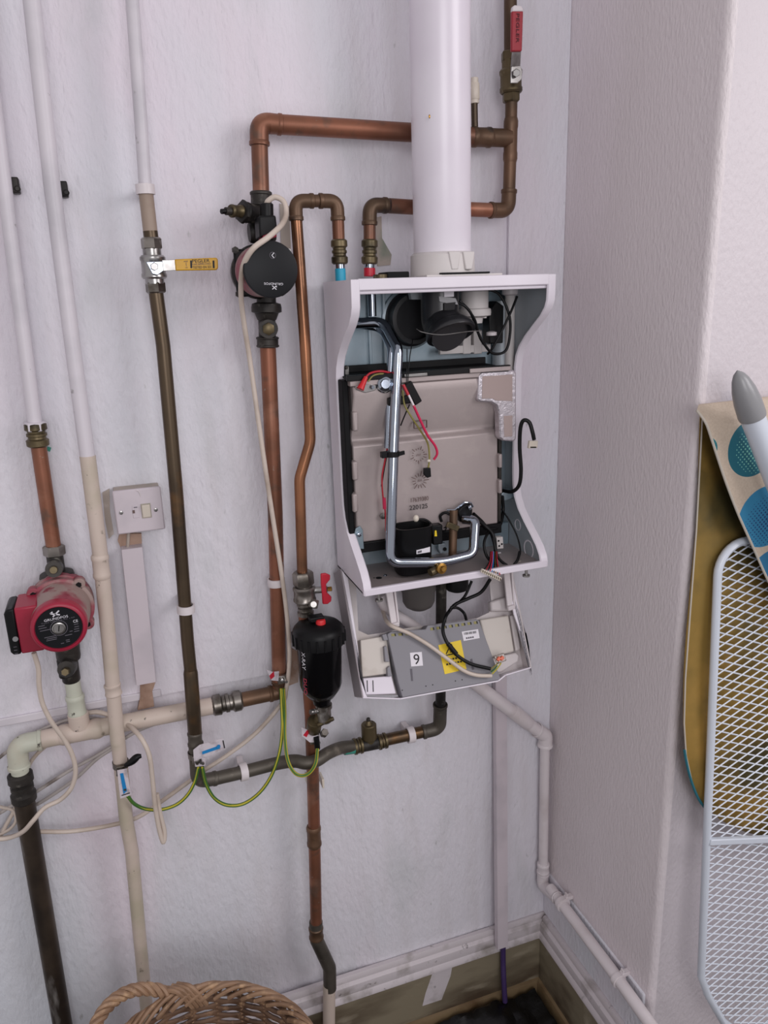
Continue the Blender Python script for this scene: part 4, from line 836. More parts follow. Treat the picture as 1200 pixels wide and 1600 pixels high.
# --- main copper drop below black pump
t = thing('copper_pipe', 'vertical copper pipe below the black-faced pump down to manifold', 'pipe', A(437, 1085, .03))
pipe(t, [(418.5, 540, .04), (430, 800, .035), (437, 1086, .03)], 23.5, 'copper', 0)
elbow(t, (437, 1062, .03), (438.5, 1081, .03), (420, 1084.5, .03), 24, 'copper_dull', .016)
clip('white clip around the thick copper pipe left of the filter valve', (431.5, 909, .033), UP, 22.5)
# --- pump two with valves
t = thing('pump_valve', 'black isolating valve with side spindle above the black-faced pump', 'valve', A(408, 345, .045), 'pump valves')
fit(t, (407.5, 299, .045), (408.5, 323, .045), 33, 'gunk', 'bead', 'union_nut'); fit(t, (408, 318, .045), (410, 362, .045), 28, 'gunk', 'sleeve', 'body')
fit(t, (408, 338, .055), (380, 331, .075), 30, 'gunk', 'bead', 'side_body'); fit(t, (382, 331.5, .074), (377, 330, .077), 36, 'gunk', 'nut', 'side_nut'); fit(t, (379, 330.5, .076), (360, 329.5, .088), 19, 'brass_dirty', 'bead', 'bonnet'); fit(t, (362, 330, .087), (352, 330, .092), 12, 'gunk', 'sleeve', 'spindle'); fit(t, (354, 330, .091), (345.5, 330.5, .095), 8, 'black', 'sleeve', 'spindle_tip')
fit(t, (389, 364, .045), (429, 362, .045), 30, 'gunk', 'bead', 'lower_union')
def pump_black():
    c = A(423.5, 421, .17); X, Z = c.x, c.z
    t = thing('circulating_pump', 'round black-faced circulating pump on the thick copper pipe', 'pump', (X, -.05, Z - .05))
    MB().lathe([(0, .034), (.02, .044), (.045, .046), (.05, .042)], (X, -.012, Z), OUT, 36).build('volute', 'gunk', t)
    MB().box((X - .041, -.058, Z - .041), (X + .041, -.066, Z + .038)).build('square_flange', 'black', t, bevel=.004)
    for sx in (-1, 1):
        for sz in (-1, 1): MB().lathe([(0, .006), (.006, .006)], (X + sx * .038, -.064, Z + sz * .036), OUT, 6).build('bolt', 'gunk', t)
    MB().lathe([(0, .036), (.01, .0425), (.07, .0425), (.092, .0415), (.094, .040)], (X, -.064, Z), OUT, 44).build('motor_housing', 'red_dusty', t)
    f = MB().lathe([(0, .0425), (.002, .044), (.010, .0445), (.012, .0435), (.0125, .042), (.0125, 0)], (X, -.157, Z), OUT, 48).build('face_plate', 'black_face', t)
    fy = -.1697; k = mpp(Vector((X, fy, Z)))
    P = lambda px, py: A(px, py, .1699)
    text(f, 'GRUNDFOS', P(427.5, 443.5), (-1, 0, 0.05), (0, 0, -1), .0036, 'ink_white', w=.031)
    for a, b in (((425.5, 452), (432, 446.5)), ((425.5, 446.5), (432, 452.5)), ((432, 446.5), (432, 449))): MB().bar(P(*a), P(*b), .0013, .0003, OUT).build('logo_stroke', 'ink_white', f)
    MB().lathe([(0, .0052), (.0005, .0052)], P(426, 399), OUT, 24).build('button', 'ink_soft', f); MB().lathe([(0.0004, .0044), (.0008, .0044)], P(426, 399), OUT, 24).build('button_face', 'black_face', f)
    for a, b in (((428, 395), (424.5, 399)), ((424.5, 399), (428, 403))): MB().bar(P(*a) + OUT * .0008, P(*b) + OUT * .0008, .0012, .0004, OUT).build('arrow_mark', 'ink_white', f)
    MB().lathe([(0, .004), (.003, .003)], A(451.5, 391.5, .15), OUT, 10).build('glint_screw', 'steel', t)
    # cable plug on the top
    MB().prism([A(414, 375, .135), A(433, 370, .135), A(432, 364, .135), A(428, 361, .135), A(412, 368, .135)], (0, .05, 0)).build('plug_seat', 'red_pump', t, bevel=.003)
    MB().prism([A(404, 337, .12), A(431, 336, .12), A(433, 352, .12), A(430, 366, .12), A(406, 372, .12)], (0, .04, 0)).build('plug', 'black', t, bevel=.003)
    fit(t, (417, 340, .10), (416.5, 318, .10), 21, 'black', 'sleeve', 'plug_gland')
pump_black()
t = thing('pump_valve', 'black isolating valve with round spindle below the black-faced pump', 'valve', A(418, 545, .045), 'pump valves')
fit(t, (416, 463, .045), (416.5, 476, .045), 30, 'gunk', 'sleeve', 'neck'); fit(t, (416, 472, .045), (417, 500, .045), 47, 'gunk', 'flange', 'flange'); fit(t, (416.8, 494, .045), (418, 532, .045), 27, 'gunk', 'sleeve', 'body')
b = fit(t, (418.5, 512, .05), (419.5, 514, .085), 30, 'gunk', 'disc', 'spindle_boss'); fit(t, (419.3, 513.5, .082), (419.8, 514, .09), 20, 'brass_dirty', 'nut', 'spindle_hex')
fit(t, (417.8, 526, .045), (418.5, 543, .045), 34, 'gunk', 'bead', 'union_nut')
tag(cable('pump_cable', '', '', [(416.5, 320, .10), (419, 314, .105), (430, 308, .11), (443, 315, .115), (447, 332, .125), (441, 350, .15), (420, 370, .175), (396, 388, .178), (382, 410, .165), (377, 435, .145), (377, 470, .115), (382, 510, .09), (390, 560, .075), (402, 645, .07), (415, 735, .066), (428, 820, .062), (439, 890, .06), (447, 950, .055), (452, 1010, .055), (451, 1050, .055), (447, 1078, .05), (441, 1098, .035), (400, 1145, .025), (352, 1182, .02), (320, 1203, .02), (290, 1225, .02), (258, 1248, .02), (215, 1277, .02), (170, 1290, .02), (110, 1299, .02), (50, 1300, .02), (10, 1309, .02), (-30, 1312, .02), (-160, 1318, .02), (-420, 1330, .02)], 7.2, 'cable_white'), 'long cream cable looping from the black-faced pump down past copper pipe', 'cable')

# --- filter valve and filter
t = thing('filter_valve', 'plated valve with red butterfly handle above the black filter', 'valve', A(476, 958, .085))
fit(t, (472.5, 893, .085), (475, 915, .085), 33, 'plated', 'nut', 'compression_nut', .25); fit(t, (474.5, 912, .085), (475.5, 920, .085), 24, 'plated', 'sleeve', 'neck'); fit(t, (475, 916, .085), (476.5, 940, .085), 34, 'plated', 'bead', 'body'); fit(t, (476, 938, .085), (478, 962, .085), 26, 'plated', 'comp', 'tail')
fit(t, (488, 922, .088), (511, 921, .10), 11, 'steel', 'bead', 'stem'); fit(t, (512, 920.5, .102), (518.5, 920, .105), 8, 'brass', 'nut', 'stem_nut')
MB().prism([A(501.5, 897, .108), A(509, 896, .108), A(516.5, 899, .108), A(516, 906, .108), A(510, 913, .108), A(511, 926, .108), A(518.5, 933, .108), A(518, 940, .108), A(512, 944.5, .108), A(504.5, 944.5, .108), A(503.5, 928, .108), A(502, 914, .108)], (0, .006, 0)).build('butterfly_handle', 'red', t, bevel=.002)
fit(t, (483, 942, .10), (497, 945, .105), 15, 'plated', 'nut', 'side_boss'); fit(t, (489, 944, .10), (490, 944.5, .122), 10, 'steel', 'disc', 'boss_screw')
def filt():
    top, bot = A(497, 978, .115), A(503, 1098, .115)
    ax = (top - bot).normalized(); L = (top - bot).length
    t = thing('magnetic_filter', 'black canister filter with red cap hanging beside the boiler', 'filter', bot)
    r = R_((500, 1040, .115), 68)
    MB().lathe([(0, r * .40), (.012, r * .44), (.016, r * .62), (.034, r * .90), (.044, r * .97), (L - .03, r * 1.03), (L - .02, r * 1.03)], bot, ax, 40).build('canister', 'black_gloss', t)
    lid = MB().lathe([(-.036, r * 1.02), (-.034, r * 1.17), (-.010, r * 1.19), (-.002, r * 1.12), (.004, r * .98), (.010, r * .6), (.012, 0)], top, ax, 40).build('lid', 'black', t)
    for k in range(20):
        a = 2 * math.pi * k / 20; u = Vector((math.cos(a), math.sin(a), 0)); MB().box(*[top + u * r * 1.185 + Vector(s) for s in ((-.002, -.002, -.033), (.002, .002, -.010))]).build('grip_rib', 'black', lid)
    MB().prism([A(484, 967, .13), A(507, 963, .13), A(508, 972, .13), A(485, 974, .13)], (0, .02, 0)).build('lid_block', 'black', lid, bevel=.002)
    c = top + ax * .006 + Vector((.002, -.014, 0)); MB().lathe([(0, .0095), (.010, .0095), (.013, .008), (.0135, 0)], c, ax, 18).build('air_vent_cap', 'red_bright', t)
    MB().lathe([(-.034, R_(bot, 22)), (-.006, R_(bot, 22)), (-.004, R_(bot, 26)), (.004, R_(bot, 26))], A(506, 1103, .115), ax, 20).build('outlet_union', 'plated', t)
    fit(t, (498, 1110, .115), (485, 1113, .125), 9, 'steel', 'comp', 'drain_screw')
    fit(t, (497, 1133, .12), (521, 1122.5, .13), 7, 'brass_dirty', 'bead', 'drain_lever'); fit(t, (490, 1140, .085), (492, 1126, .105), 23, 'brass_dirty', 'sleeve', 'outlet_elbow')
    fit(t, (506, 1118, .115), (488, 1134, .085), 19, 'brass_dirty', 'sleeve', 'outlet_bend')
    # lettering wraps the left flank
    cen = A(500, 1040, .115)
    def flank(px, py): 
        p = A(px, py, .13); return p
    ang = math.radians(205); nrm = Vector((math.cos(math.radians(212)), math.sin(math.radians(212)), 0)); rt = -ax; upv = nrm.cross(rt)
    upv = rt.cross(nrm) * -1
    o1 = bot + ax * (L * .33) + nrm * r * 1.012; o2 = bot + ax * (L * .66) + nrm * r * 1.035
    text(t, 'DUO', o1, rt, nrm.cross(rt), .0085, 'ink_pink', w=.034); text(t, 'X-RAY', o2, rt, nrm.cross(rt), .0085, 'ink_white', w=.036)
filt()
t = thing('copper_pipe', 'copper pipe dropping from filter outlet to a kinked end at skirting', 'pipe', A(515, 1600, .045))
pipe(t, [(476.5, 955, .08), (479, 1020, .07), (486, 1120, .06), (488.5, 1200, .06), (491, 1300, .055), (494.5, 1462, .05)], 19.5, 'copper', 0)
fit(t, (489.8, 1290, .056), (491.3, 1322, .055), 22, 'copper_dull', 'bead', 'coupling')
P_ = [(493.5, 1440, .05), (494.5, 1468, .05), (515, 1512, .05), (515.5, 1545, .05)]
pipe(t, P_, 20.5, 'lead_pipe', .02, name='kinked_end'); fit(t, (493.5, 1448, .05), (494.5, 1466, .05), 22, 'copper_dull', 'bead', 'coupling')
pipe(t, [(514.5, 1538, .05), (514, 1600, .05), foot(514, 1620, .05)], 19, 'cream_pipe', name='painted_end')
for px in (481, 503):
    MB().prism([A(px, 1218, .064), A(px + 4, 1218, .064), A(px + 4, 1232, .064), A(px + 1, 1232, .064)], (0, .03, 0)).build('broken_clip', 'ivory_plastic', t, bevel=.001)

# ================================================================== EARTH CLAMPS AND WIRES
def clamp(label, p, w, axis, tagpts=None, tagmark=None, m='blue', lug=None, mt='tag'):
    p = V(p); r = R_(p, w); t = thing('earth_clamp', label, 'pipe clamp', (p.x, p.y, p.z - .01), 'earth clamps')
    ax = Vector(axis).normalized(); u = (OUT - ax * OUT.dot(ax)).normalized(); s = ax.cross(u)
    n = 22; h = .006
    ring = lambda rr, z: [p + ax * z + (u * math.cos(2 * math.pi * k / n) + s * math.sin(2 * math.pi * k / n)) * rr for k in range(n)]
    MB().rings([ring(r * .98, -h), ring(r * 1.1, -h), ring(r * 1.1, h), ring(r * .98, h)], close=True).build('strap', 'plated', t)
    c = p + u * (r * 1.1); MB().bar(c - s * .009 - u * -.004, c + s * .009 + u * .004, .018, .008, u).build('saddle', 'plated', t, bevel=.0015)
    MB().lathe([(0, .005), (.005, .005), (.006, .003)], c + u * .008, u, 12).build('screw', 'steel', t)
    MB().lathe([(0, .003), (.012, .003)], c + u * .008 + s * .006, u, 8).build('terminal_screw', 'steel', t)
    if tagpts:
        tg = MB().prism([V(q) for q in tagpts], (0, .0012, 0)).build('paper_tag', mt, t)
        if tagmark: MB().prism([V(q) for q in tagmark], (0, .0008, 0)).build('tag_stripe', m, tg)
    return t
D1 = .098
c1 = clamp('earth clamp with hanging blue-striped tag on the cream pipe', (188.5, 1193, .062), 22.5, A(197, 1280, .055) - A(186, 1170, .064), [(183, 1204, D1), (198, 1201, D1), (205, 1242, D1), (188, 1248, D1)], [(187.5, 1209, D1 + .001), (192.5, 1208, D1 + .001), (198.5, 1236, D1 + .001), (193, 1241, D1 + .001)])
MB().lathe([(0, .0022), (.001, .0022)], A(195.5, 1234, D1 + .002), OUT, 10).build('tag_rivet', 'brass_dirty', c1); MB().bar(A(190, 1243, D1 + .001), A(203, 1239, D1 + .001), .0018, .0004, OUT).build('tag_bar', 'ink', c1)
MB().sweep(spline([A(196, 1196, .09), A(206, 1190, .095), A(214, 1183, .097), A(221, 1181, .097)], 5), .0055, 10, rfun=lambda u: .7 + .6 * math.sin(math.pi * min(1, u * 1.05)) ** 1).build('black_lug', 'black', c1)
c2 = clamp('earth clamp with sideways blue-striped tag on the gas pipe elbow', (306, 1178, .066), 22.5, UP, [(302, 1172, D1), (312, 1164, D1), (348, 1153, D1), (352, 1170, D1), (322, 1182, D1), (303, 1190, D1)], [(316, 1174.5, D1 + .001), (343, 1165, D1 + .001), (344, 1169.5, D1 + .001), (316, 1179, D1 + .001)])
MB().lathe([(0, .0035), (.001, .0035)], A(341.5, 1166, D1 + .002), OUT, 10).build('tag_dot', 'blue', c2); MB().bar(A(348.5, 1157, D1 + .001), A(351, 1169, D1 + .001), .0022, .0004, OUT).build('tag_bar', 'ink', c2)
MB().prism([A(303, 1187, .09), A(321, 1184, .09), A(321, 1197, .09), A(305, 1199, .09)], (0, .012, 0)).build('terminal_block', 'tag', c2, bevel=.0015)
for px in (308, 317): MB().lathe([(0, .003), (.004, .0028)], A(px, 1192, .0905), OUT, 10).build('terminal_screw', 'plated', c2)
clamp('earth clamp with pink-cornered tag on the thick copper pipe', (437, 1054, .031), 23.5, UP, [(416, 1046, .062), (426, 1050, .062), (436, 1049, .062), (435, 1064, .062), (424, 1063, .062)], [(421, 1056, .063), (428, 1049, .063), (429, 1057, .063), (423, 1062, .063)], 'red')
c4 = clamp('earth clamp with pink-striped tag below the black filter', (487.5, 1148, .06), 21, UP, [(471, 1136, .093), (484, 1142, .093), (500, 1150, .093), (498, 1160, .093), (484, 1160, .093), (472, 1150, .093)], [(474, 1149, .094), (480, 1141, .094), (484, 1143, .094), (479, 1152, .094)], 'red')
fit(c4, (505, 1147, .09), (508, 1144, .10), 13, 'plated', 'nut', 'wing_nut'); fit(c4, (494, 1151, .094), (496, 1170, .09), 9, 'black', 'sleeve', 'wire_lug')
cable('earth_wire', 'green-yellow wire sagging between cream pipe tag and gas pipe elbow', 'wire', [(199, 1243, .085), (210, 1256, .08), (228, 1264, .075), (252, 1265, .075), (276, 1257, .075), (293, 1242, .078), (304, 1222, .082), (310, 1199, .088)], 5.4, 'wire_green', 'earth wires', stripe='wire_yellow')
cable('earth_wire', 'green-yellow wire looping from gas pipe elbow up to thick copper pipe', 'wire', [(316, 1199, .088), (322, 1225, .082), (335, 1247, .08), (355, 1258, .078), (380, 1256, .075), (405, 1239, .080), (424, 1212, .086), (436, 1178, .090), (441, 1140, .080), (440, 1100, .068), (439, 1076, .062)], 5.4, 'wire_green', 'earth wires', stripe='wire_yellow')
cable('earth_wire', 'green-yellow wire looping from thick copper pipe to clamp below filter', 'wire', [(443, 1076, .066), (445, 1110, .07), (445, 1150, .090), (449, 1185, .106), (458, 1205, .115), (470, 1212, .118), (483, 1208, .118), (493, 1193, .115), (496, 1170, .096)], 5.4, 'wire_yellow', 'earth wires', stripe='wire_green')

# ================================================================== LOOSE CABLES
cable('pump_cable', 'cream cable hanging from the red pump and curling over the manifold', 'cable', [(53, 1020, .10), (60, 1045, .095), (61, 1070, .09), (66, 1098, .085), (80, 1127, .085), (100, 1155, .082), (113, 1180, .078), (118, 1205, .075), (112, 1230, .072), (95, 1249, .07), (70, 1262, .072), (52, 1282, .075), (35, 1300, .06), (10, 1310, .04), (-30, 1312, .04), (-160, 1325, .03), (-420, 1350, .03)], 7.2, 'cable_white', 'loose cables')
cable('loose_cable', 'doubled cream cable loop hanging beside the cream pipe', 'cable', [(135, 1114, .012), (155, 1113, .014), (182, 1122, .024), (203, 1135, .05), (221, 1154, .088), (233, 1180, .098), (238, 1215, .094), (242, 1255, .09), (248, 1292, .088), (255, 1316, .088), (257, 1300, .084), (250, 1270, .082), (245, 1240, .08)], 7.4, 'cable_white', 'loose cables')
cable('loose_cable', 'thin grey cable rising along wall behind manifold to cream pipe', 'cable', [(-300, 1290, .012), (-120, 1240, .012), (-20, 1195, .012), (10, 1175, .012), (30, 1160, .008), (70, 1138, .006), (110, 1124, .006), (140, 1122, .006), (178, 1128, .006)], 5.6, 'cable_grey', 'loose cables')
cable('loose_cable', 'upper grey cable slanting from coupling up behind the cream pipe', 'cable', [(-300, 1360, .01), (-120, 1320, .01), (-20, 1280, .01), (20, 1258, .01), (55, 1238, .01), (80, 1222, .01), (110, 1203, .01), (145, 1184, .01), (178, 1164, .01), (215, 1142, .012), (245, 1130, .012)], 5.8, 'cable_grey', 'loose cables')
cable('loose_cable', 'lower grey cable slanting under its twin toward the cream pipe', 'cable', [(-300, 1390, .01), (-120, 1360, .01), (-20, 1322, .008), (5, 1295, .010), (20, 1272, .010), (55, 1258, .010), (85, 1240, .010), (120, 1215, .010), (150, 1187, .010), (178, 1168, .010)], 5.8, 'cable_grey', 'loose cables')
cable('loose_cable', 'short pale cable curving down behind the manifold elbow', 'cable', [(74, 1164, .012), (58, 1178, .012), (46, 1195, .01), (36, 1225, .008), (26, 1256, .010), (12, 1285, .012), (-15, 1320, .012), (-120, 1380, .012), (-300, 1420, .012)], 6, 'cable_white', 'loose cables')
cable('loose_cable', 'drooping pale cable crossing left edge under the manifold elbow', 'cable', [(-300, 1300, .012), (-120, 1275, .012), (-15, 1262, .012), (6, 1262, .012), (22, 1268, .014), (24, 1285, .016), (8, 1300, .016), (-20, 1306, .016), (-130, 1310, .016), (-300, 1335, .016)], 5, 'cable_white', 'loose cables')
cable('drain_hose', 'short grey hose emerging under the boiler behind control panel', 'hose', [(594, 930, .05), (600, 945, .05), (618, 960, .05), (640, 974, .05), (652, 982, .05)], 17, 'white_plastic', None, 14)

# ================================================================== SWITCH AND TRUNKING
def switch():
    d = .042
    c = [A(175.5, 766, d), A(252, 762, d), A(257.5, 827, d), A(183, 836, d)]
    t = thing('fused_switch', 'grey square fused switch plate on the wall beside gas pipe', 'switch', (c[3].x, 0, c[3].z))
    x0, x1 = (c[0].x + c[3].x) / 2, (c[1].x + c[2].x) / 2; z0, z1 = (c[2].z + c[3].z) / 2, (c[0].z + c[1].z) / 2
    MB().box((x0 + .002, .004, z0 + .002), (x1 - .002, -d + .007, z1 - .002)).build('back_box', 'patress', t, bevel=.002)
    f = MB().box((x0, -d + .007, z0), (x1, -d, z1)).build('face_plate', 'trunk', t, bevel=.0025)
    for px, py in ((189.5, 801, ), (243.5, 796.5)):
        s = MB().lathe([(0, .0036), (.0012, .0034), (.0016, .002)], A(px, py, d), OUT, 14).build('screw', 'steel', f); MB().bar(A(px - 2, py, d + .0018), A(px + 2, py, d + .0018), .0008, .0004, OUT).build('screw_slot', 'ink', f)
    a = A(228.5, 798, d); r = MB().box((a.x - .0085, -d - .001, a.z - .0135), (a.x + .0085, -d + .002, a.z + .0135)).build('rocker_surround', 'patress', f)
    MB().prism([(a.x - .007, -d, a.z - .0118), (a.x - .007, -d - .0025, a.z - .0118), (a.x - .007, -d - .006, a.z + .0118), (a.x - .007, -d, a.z + .0118)], (.014, 0, 0)).build('rocker', 'ivory_plastic', f, bevel=.0008)
    b = A(212.5, 799, d); MB().box((b.x - .0058, -d - .0008, b.z - .012), (b.x + .0052, -d + .001, b.z + .012)).build('fuse_carrier', 'trunk', f, bevel=.0005)
    MB().box((b.x - .006, -d - .0012, b.z - .003), (b.x - .002, -d, b.z + .003)).build('carrier_slot', 'ink_brown', f); MB().box((b.x - .003, -d - .0014, b.z + .007), (b.x + .003, -d, b.z + .0085)).build('carrier_slot', 'ink_soft', f)
    cable('paint_drip', None, None, [(212, 766, d), (217, 768, d + .001), (220, 776, d)], 1.6, 'white_plastic', root=f, seg=6)
    # broken plaster below with the bare lead
    MB().prism([A(187, 834, .006), A(221, 834, .006), A(222, 857, .006), A(190, 859, .006), A(184, 845, .006)], (0, .012, 0)).build('bare_patch', 'plaster_bare', t)
    cable('switch_lead', None, None, [(201, 832, .016), (200, 846, .018), (199, 860, .014)], 5, 'patress', root=t)
switch()
def trunk(name, label, pa, pb, w, dep, m='trunk'):
    a, b = V(pa), V(pb); t = thing(name, label, 'cable trunking', b)
    s = Vector((w / 2, 0, 0))
    MB().prism([a - s, a + s, b + s, b - s], (0, dep, 0)).build('channel', m, t, bevel=.0015)
    MB().prism([a - s * .96 + OUT * .0012, a + s * .96 + OUT * .0012, b + s * .96 + OUT * .0012, b - s * .96 + OUT * .0012], (0, .0008, 0)).build('lid', m, t)
    return t
t = trunk('cable_trunking', 'wide white cable trunking below the wall switch', (206, 857, .030), (228.5, 1068, .030), R_((215, 960, .03), 62), .030)
MB().prism([A(219, 1066, .004), A(243, 1066, .004), A(238, 1080, .004), A(241, 1104, .004), A(215, 1110, .004), A(219, 1090, .004)], (0, .01, 0)).build('bare_patch', 'plaster_bare', t)
t = trunk('cable_trunking', 'slim white cable trunking down to the skirting near corner', (783, 1050, .018), (785.5, 1481, .044), R_((783, 1280, .02), 38), .016)
cable('purple_cable', 'dark purple cable running from slim trunking end to floor', 'cable', [(786, 1470, .036), (786, 1500, .034), (787, 1530, .044), (789, 1565, .05)], 8.5, 'purple')

# ================================================================== CONDENSATE PIPE
t = thing('waste_pipe', 'white plastic waste pipe slanting from boiler then along side wall', 'pipe', A(850, 1370, .03))
pipe(t, [(722, 1052, .045), (790, 1104, .039), (846, 1146, .030)], 20, 'white_plastic', name='sloping_pipe')
fit(t, (800, 1110, .038), (826, 1131, .033), 22.5, 'white_plastic', 'sleeve', 'socket')
elbow(t, (838, 1140, .028), (852.5, 1149, .028), (851.5, 1166, .028), 22, 'white_plastic', .014)
pipe(t, [(851.5, 1160, .028), (848.5, 1362, .028)], 14.5, 'white_plastic', name='vertical_pipe'); fit(t, (848.8, 1348, .028), (848.5, 1368, .028), 18.5, 'white_plastic', 'bead', 'socket')
xw = XS - .026
Q0 = AX(872, 1404, xw); Q1 = AX(966, 1530, xw); Q2 = AX(1030, 1620, xw)
elbow(t, (848.5, 1360, .028), (847.5, 1383, .028), Q0, 18, 'white_plastic', .014)
pipe(t, [Q0 - (Q1 - Q0) * .15, Q1, Q2], 19, 'white_plastic', name='skirting_pipe')
for px, py, lab in ((879, 1412, 'white clip on waste pipe nearest the wall corner'), (966, 1531, 'white clip on waste pipe along side wall toward camera')):
    p = AX(px, py, xw); ax = (Q2 - Q0).normalized(); k = thing('pipe_clip', lab, 'pipe clip', (p.x, p.y, p.z - .01), 'waste pipe clips'); r = R_(p, 21)
    MB().lathe([(-.006, r * .95), (-.006, r * 1.12), (.006, r * 1.12), (.006, r * .95)], p, ax, 18).build('clip_ring', 'white_plastic', k)
    MB().bar(p + Vector((.006, 0, r * .9)), Vector((XS, p.y, p.z + r * .9)), .012, .010, UP).build('clip_base', 'white_plastic', k, bevel=.001); MB().bar(p + Vector((.010, 0, r * .6)), Vector((p.x + .010, p.y, p.z + r * 1.7)), .010, .004, RT).build('clip_tab', 'white_plastic', k, bevel=.001)

# ================================================================== IRONING BOARD
ZK = (A(1100, 845, .445).z)
KB = .065
def Bd(px, py, off=0.0):
    d = .445
    for _ in range(12):
        p = A(px, py, d + off); d = .450 + max(0, (ZK - p.z)) * KB
    return A(px, py, d + off)
def Bp(x, z, off=0.0): return Vector((x, -(.450 + max(0, ZK - z) * KB + off), z))
def ironing_board():
    L0, Lb = Bd(1106, 900), Bd(1109, 1520)
    xl = (L0.x + Lb.x) / 2; wd = .33; xr = xl + wd; zt = Bd(1160, 846).z; zb = Bd(1109, 1520).z; zn = zb - .20
    t = thing('ironing_board', 'white ironing board with mesh top leaning against the right wall', 'ironing board', (xl + wd / 2, Bp(0, .02).y, .02))
    rc = .055; r = .0075
    pts = []
    def arc(cx, cz, a0, a1, rr, n=8): return [Bp(cx + rr * math.cos(math.radians(a0 + (a1 - a0) * k / n)), cz + rr * math.sin(math.radians(a0 + (a1 - a0) * k / n))) for k in range(n + 1)]
    pts += [Bp(xl, zb)] + arc(xl + rc, zt - rc, 180, 90, rc) + arc(xr - rc, zt - rc, 90, 0, rc) + [Bp(xr, zb)]
    nose = [(xr, zb), (xr - .018, zb - .05), (xr - .06, zb - .13), (xl + wd / 2 + .04, zn), (xl + wd / 2 - .04, zn), (xl + .06, zb - .13), (xl + .018, zb - .05)]
    pts += [Bp(*q) for q in nose[1:]]
    MB().sweep(pts, r, 10, close=True).build('frame', 'enamel', t)
    MB().sweep([p + Vector((0, -.004, 0)) for p in pts], r * .55, 8, close=True).build('frame_bead', 'enamel', t)
    zc = Bd(1150, 1318).z; a, b = Bd(1103, 1312), Bd(1199, 1326); sl = (b.z - a.z) / (b.x - a.x)
    MB().bar(Bp(xl, a.z, .006), Bp(xr, a.z + sl * wd * .6, .006), .013, .010, OUT).build('cross_bar', 'enamel', t, bevel=.002)
    # expanded mesh
    cw, ch = Bd(1164.5, 1000).x - Bd(1135.5, 1000).x, Bd(1150, 993).z - Bd(1150, 1007).z
    mb = MB(); s = ch / cw
    def inside(x, z):
        if x < xl + .004 or x > xr - .004 or z > zt - .004: return False
        if z > zt - rc and x < xl + rc and (x - xl - rc) ** 2 + (z - zt + rc) ** 2 > (rc - .003) ** 2: return False
        if z > zt - rc and x > xr - rc and (x - xr + rc) ** 2 + (z - zt + rc) ** 2 > (rc - .003) ** 2: return False
        if z < zb:
            w = (wd / 2) * max(.1, 1 - ((zb - z) / .205) ** 1.8)
            if abs(x - xl - wd / 2) > w: return False
        return z > zn + .004
    for sg in (1, -1):
        z = zn - wd * s
        while z < zt + wd * s:
            seg = []; n = 66
            for k in range(n + 1):
                x = xl + wd * k / n; zz = z + sg * s * (x - xl)
                if inside(x, zz): seg.append(Bp(x, zz, .001 * sg))
                elif len(seg) > 1: mb.sweep([seg[0], seg[-1]], .0016, 4); seg = []
                else: seg = []
            if len(seg) > 1: mb.sweep([seg[0], seg[-1]], .0016, 4)
            z += ch
    mb.build('mesh_top', 'enamel', t, smooth=False, kind='stuff')
    # leg tube with grey foot cap
    a, b = Bd(1175, 650, .060), Bd(1330, 1058, .055); rr = R_(a, 37)
    MB().sweep([a, b], rr, 24).build('leg_tube', 'enamel', t)
    d = (a - b).normalized(); c0 = Bd(1176, 652, .060); R0 = R_(c0, 42)
    tip = Bd(1152, 579, .060); Lc = (tip - c0).length
    MB().lathe([(0, R0 * .96), (.004, R0), (Lc * .35, R0 * .97), (Lc * .6, R0 * .84), (Lc * .8, R0 * .62), (Lc * .92, R0 * .38), (Lc, R0 * .05)], c0, tip - c0, 28).build('foot_cap', 'cap_grey', t)
    return xl, xr, zt
XLb, XRb, ZTb = ironing_board()
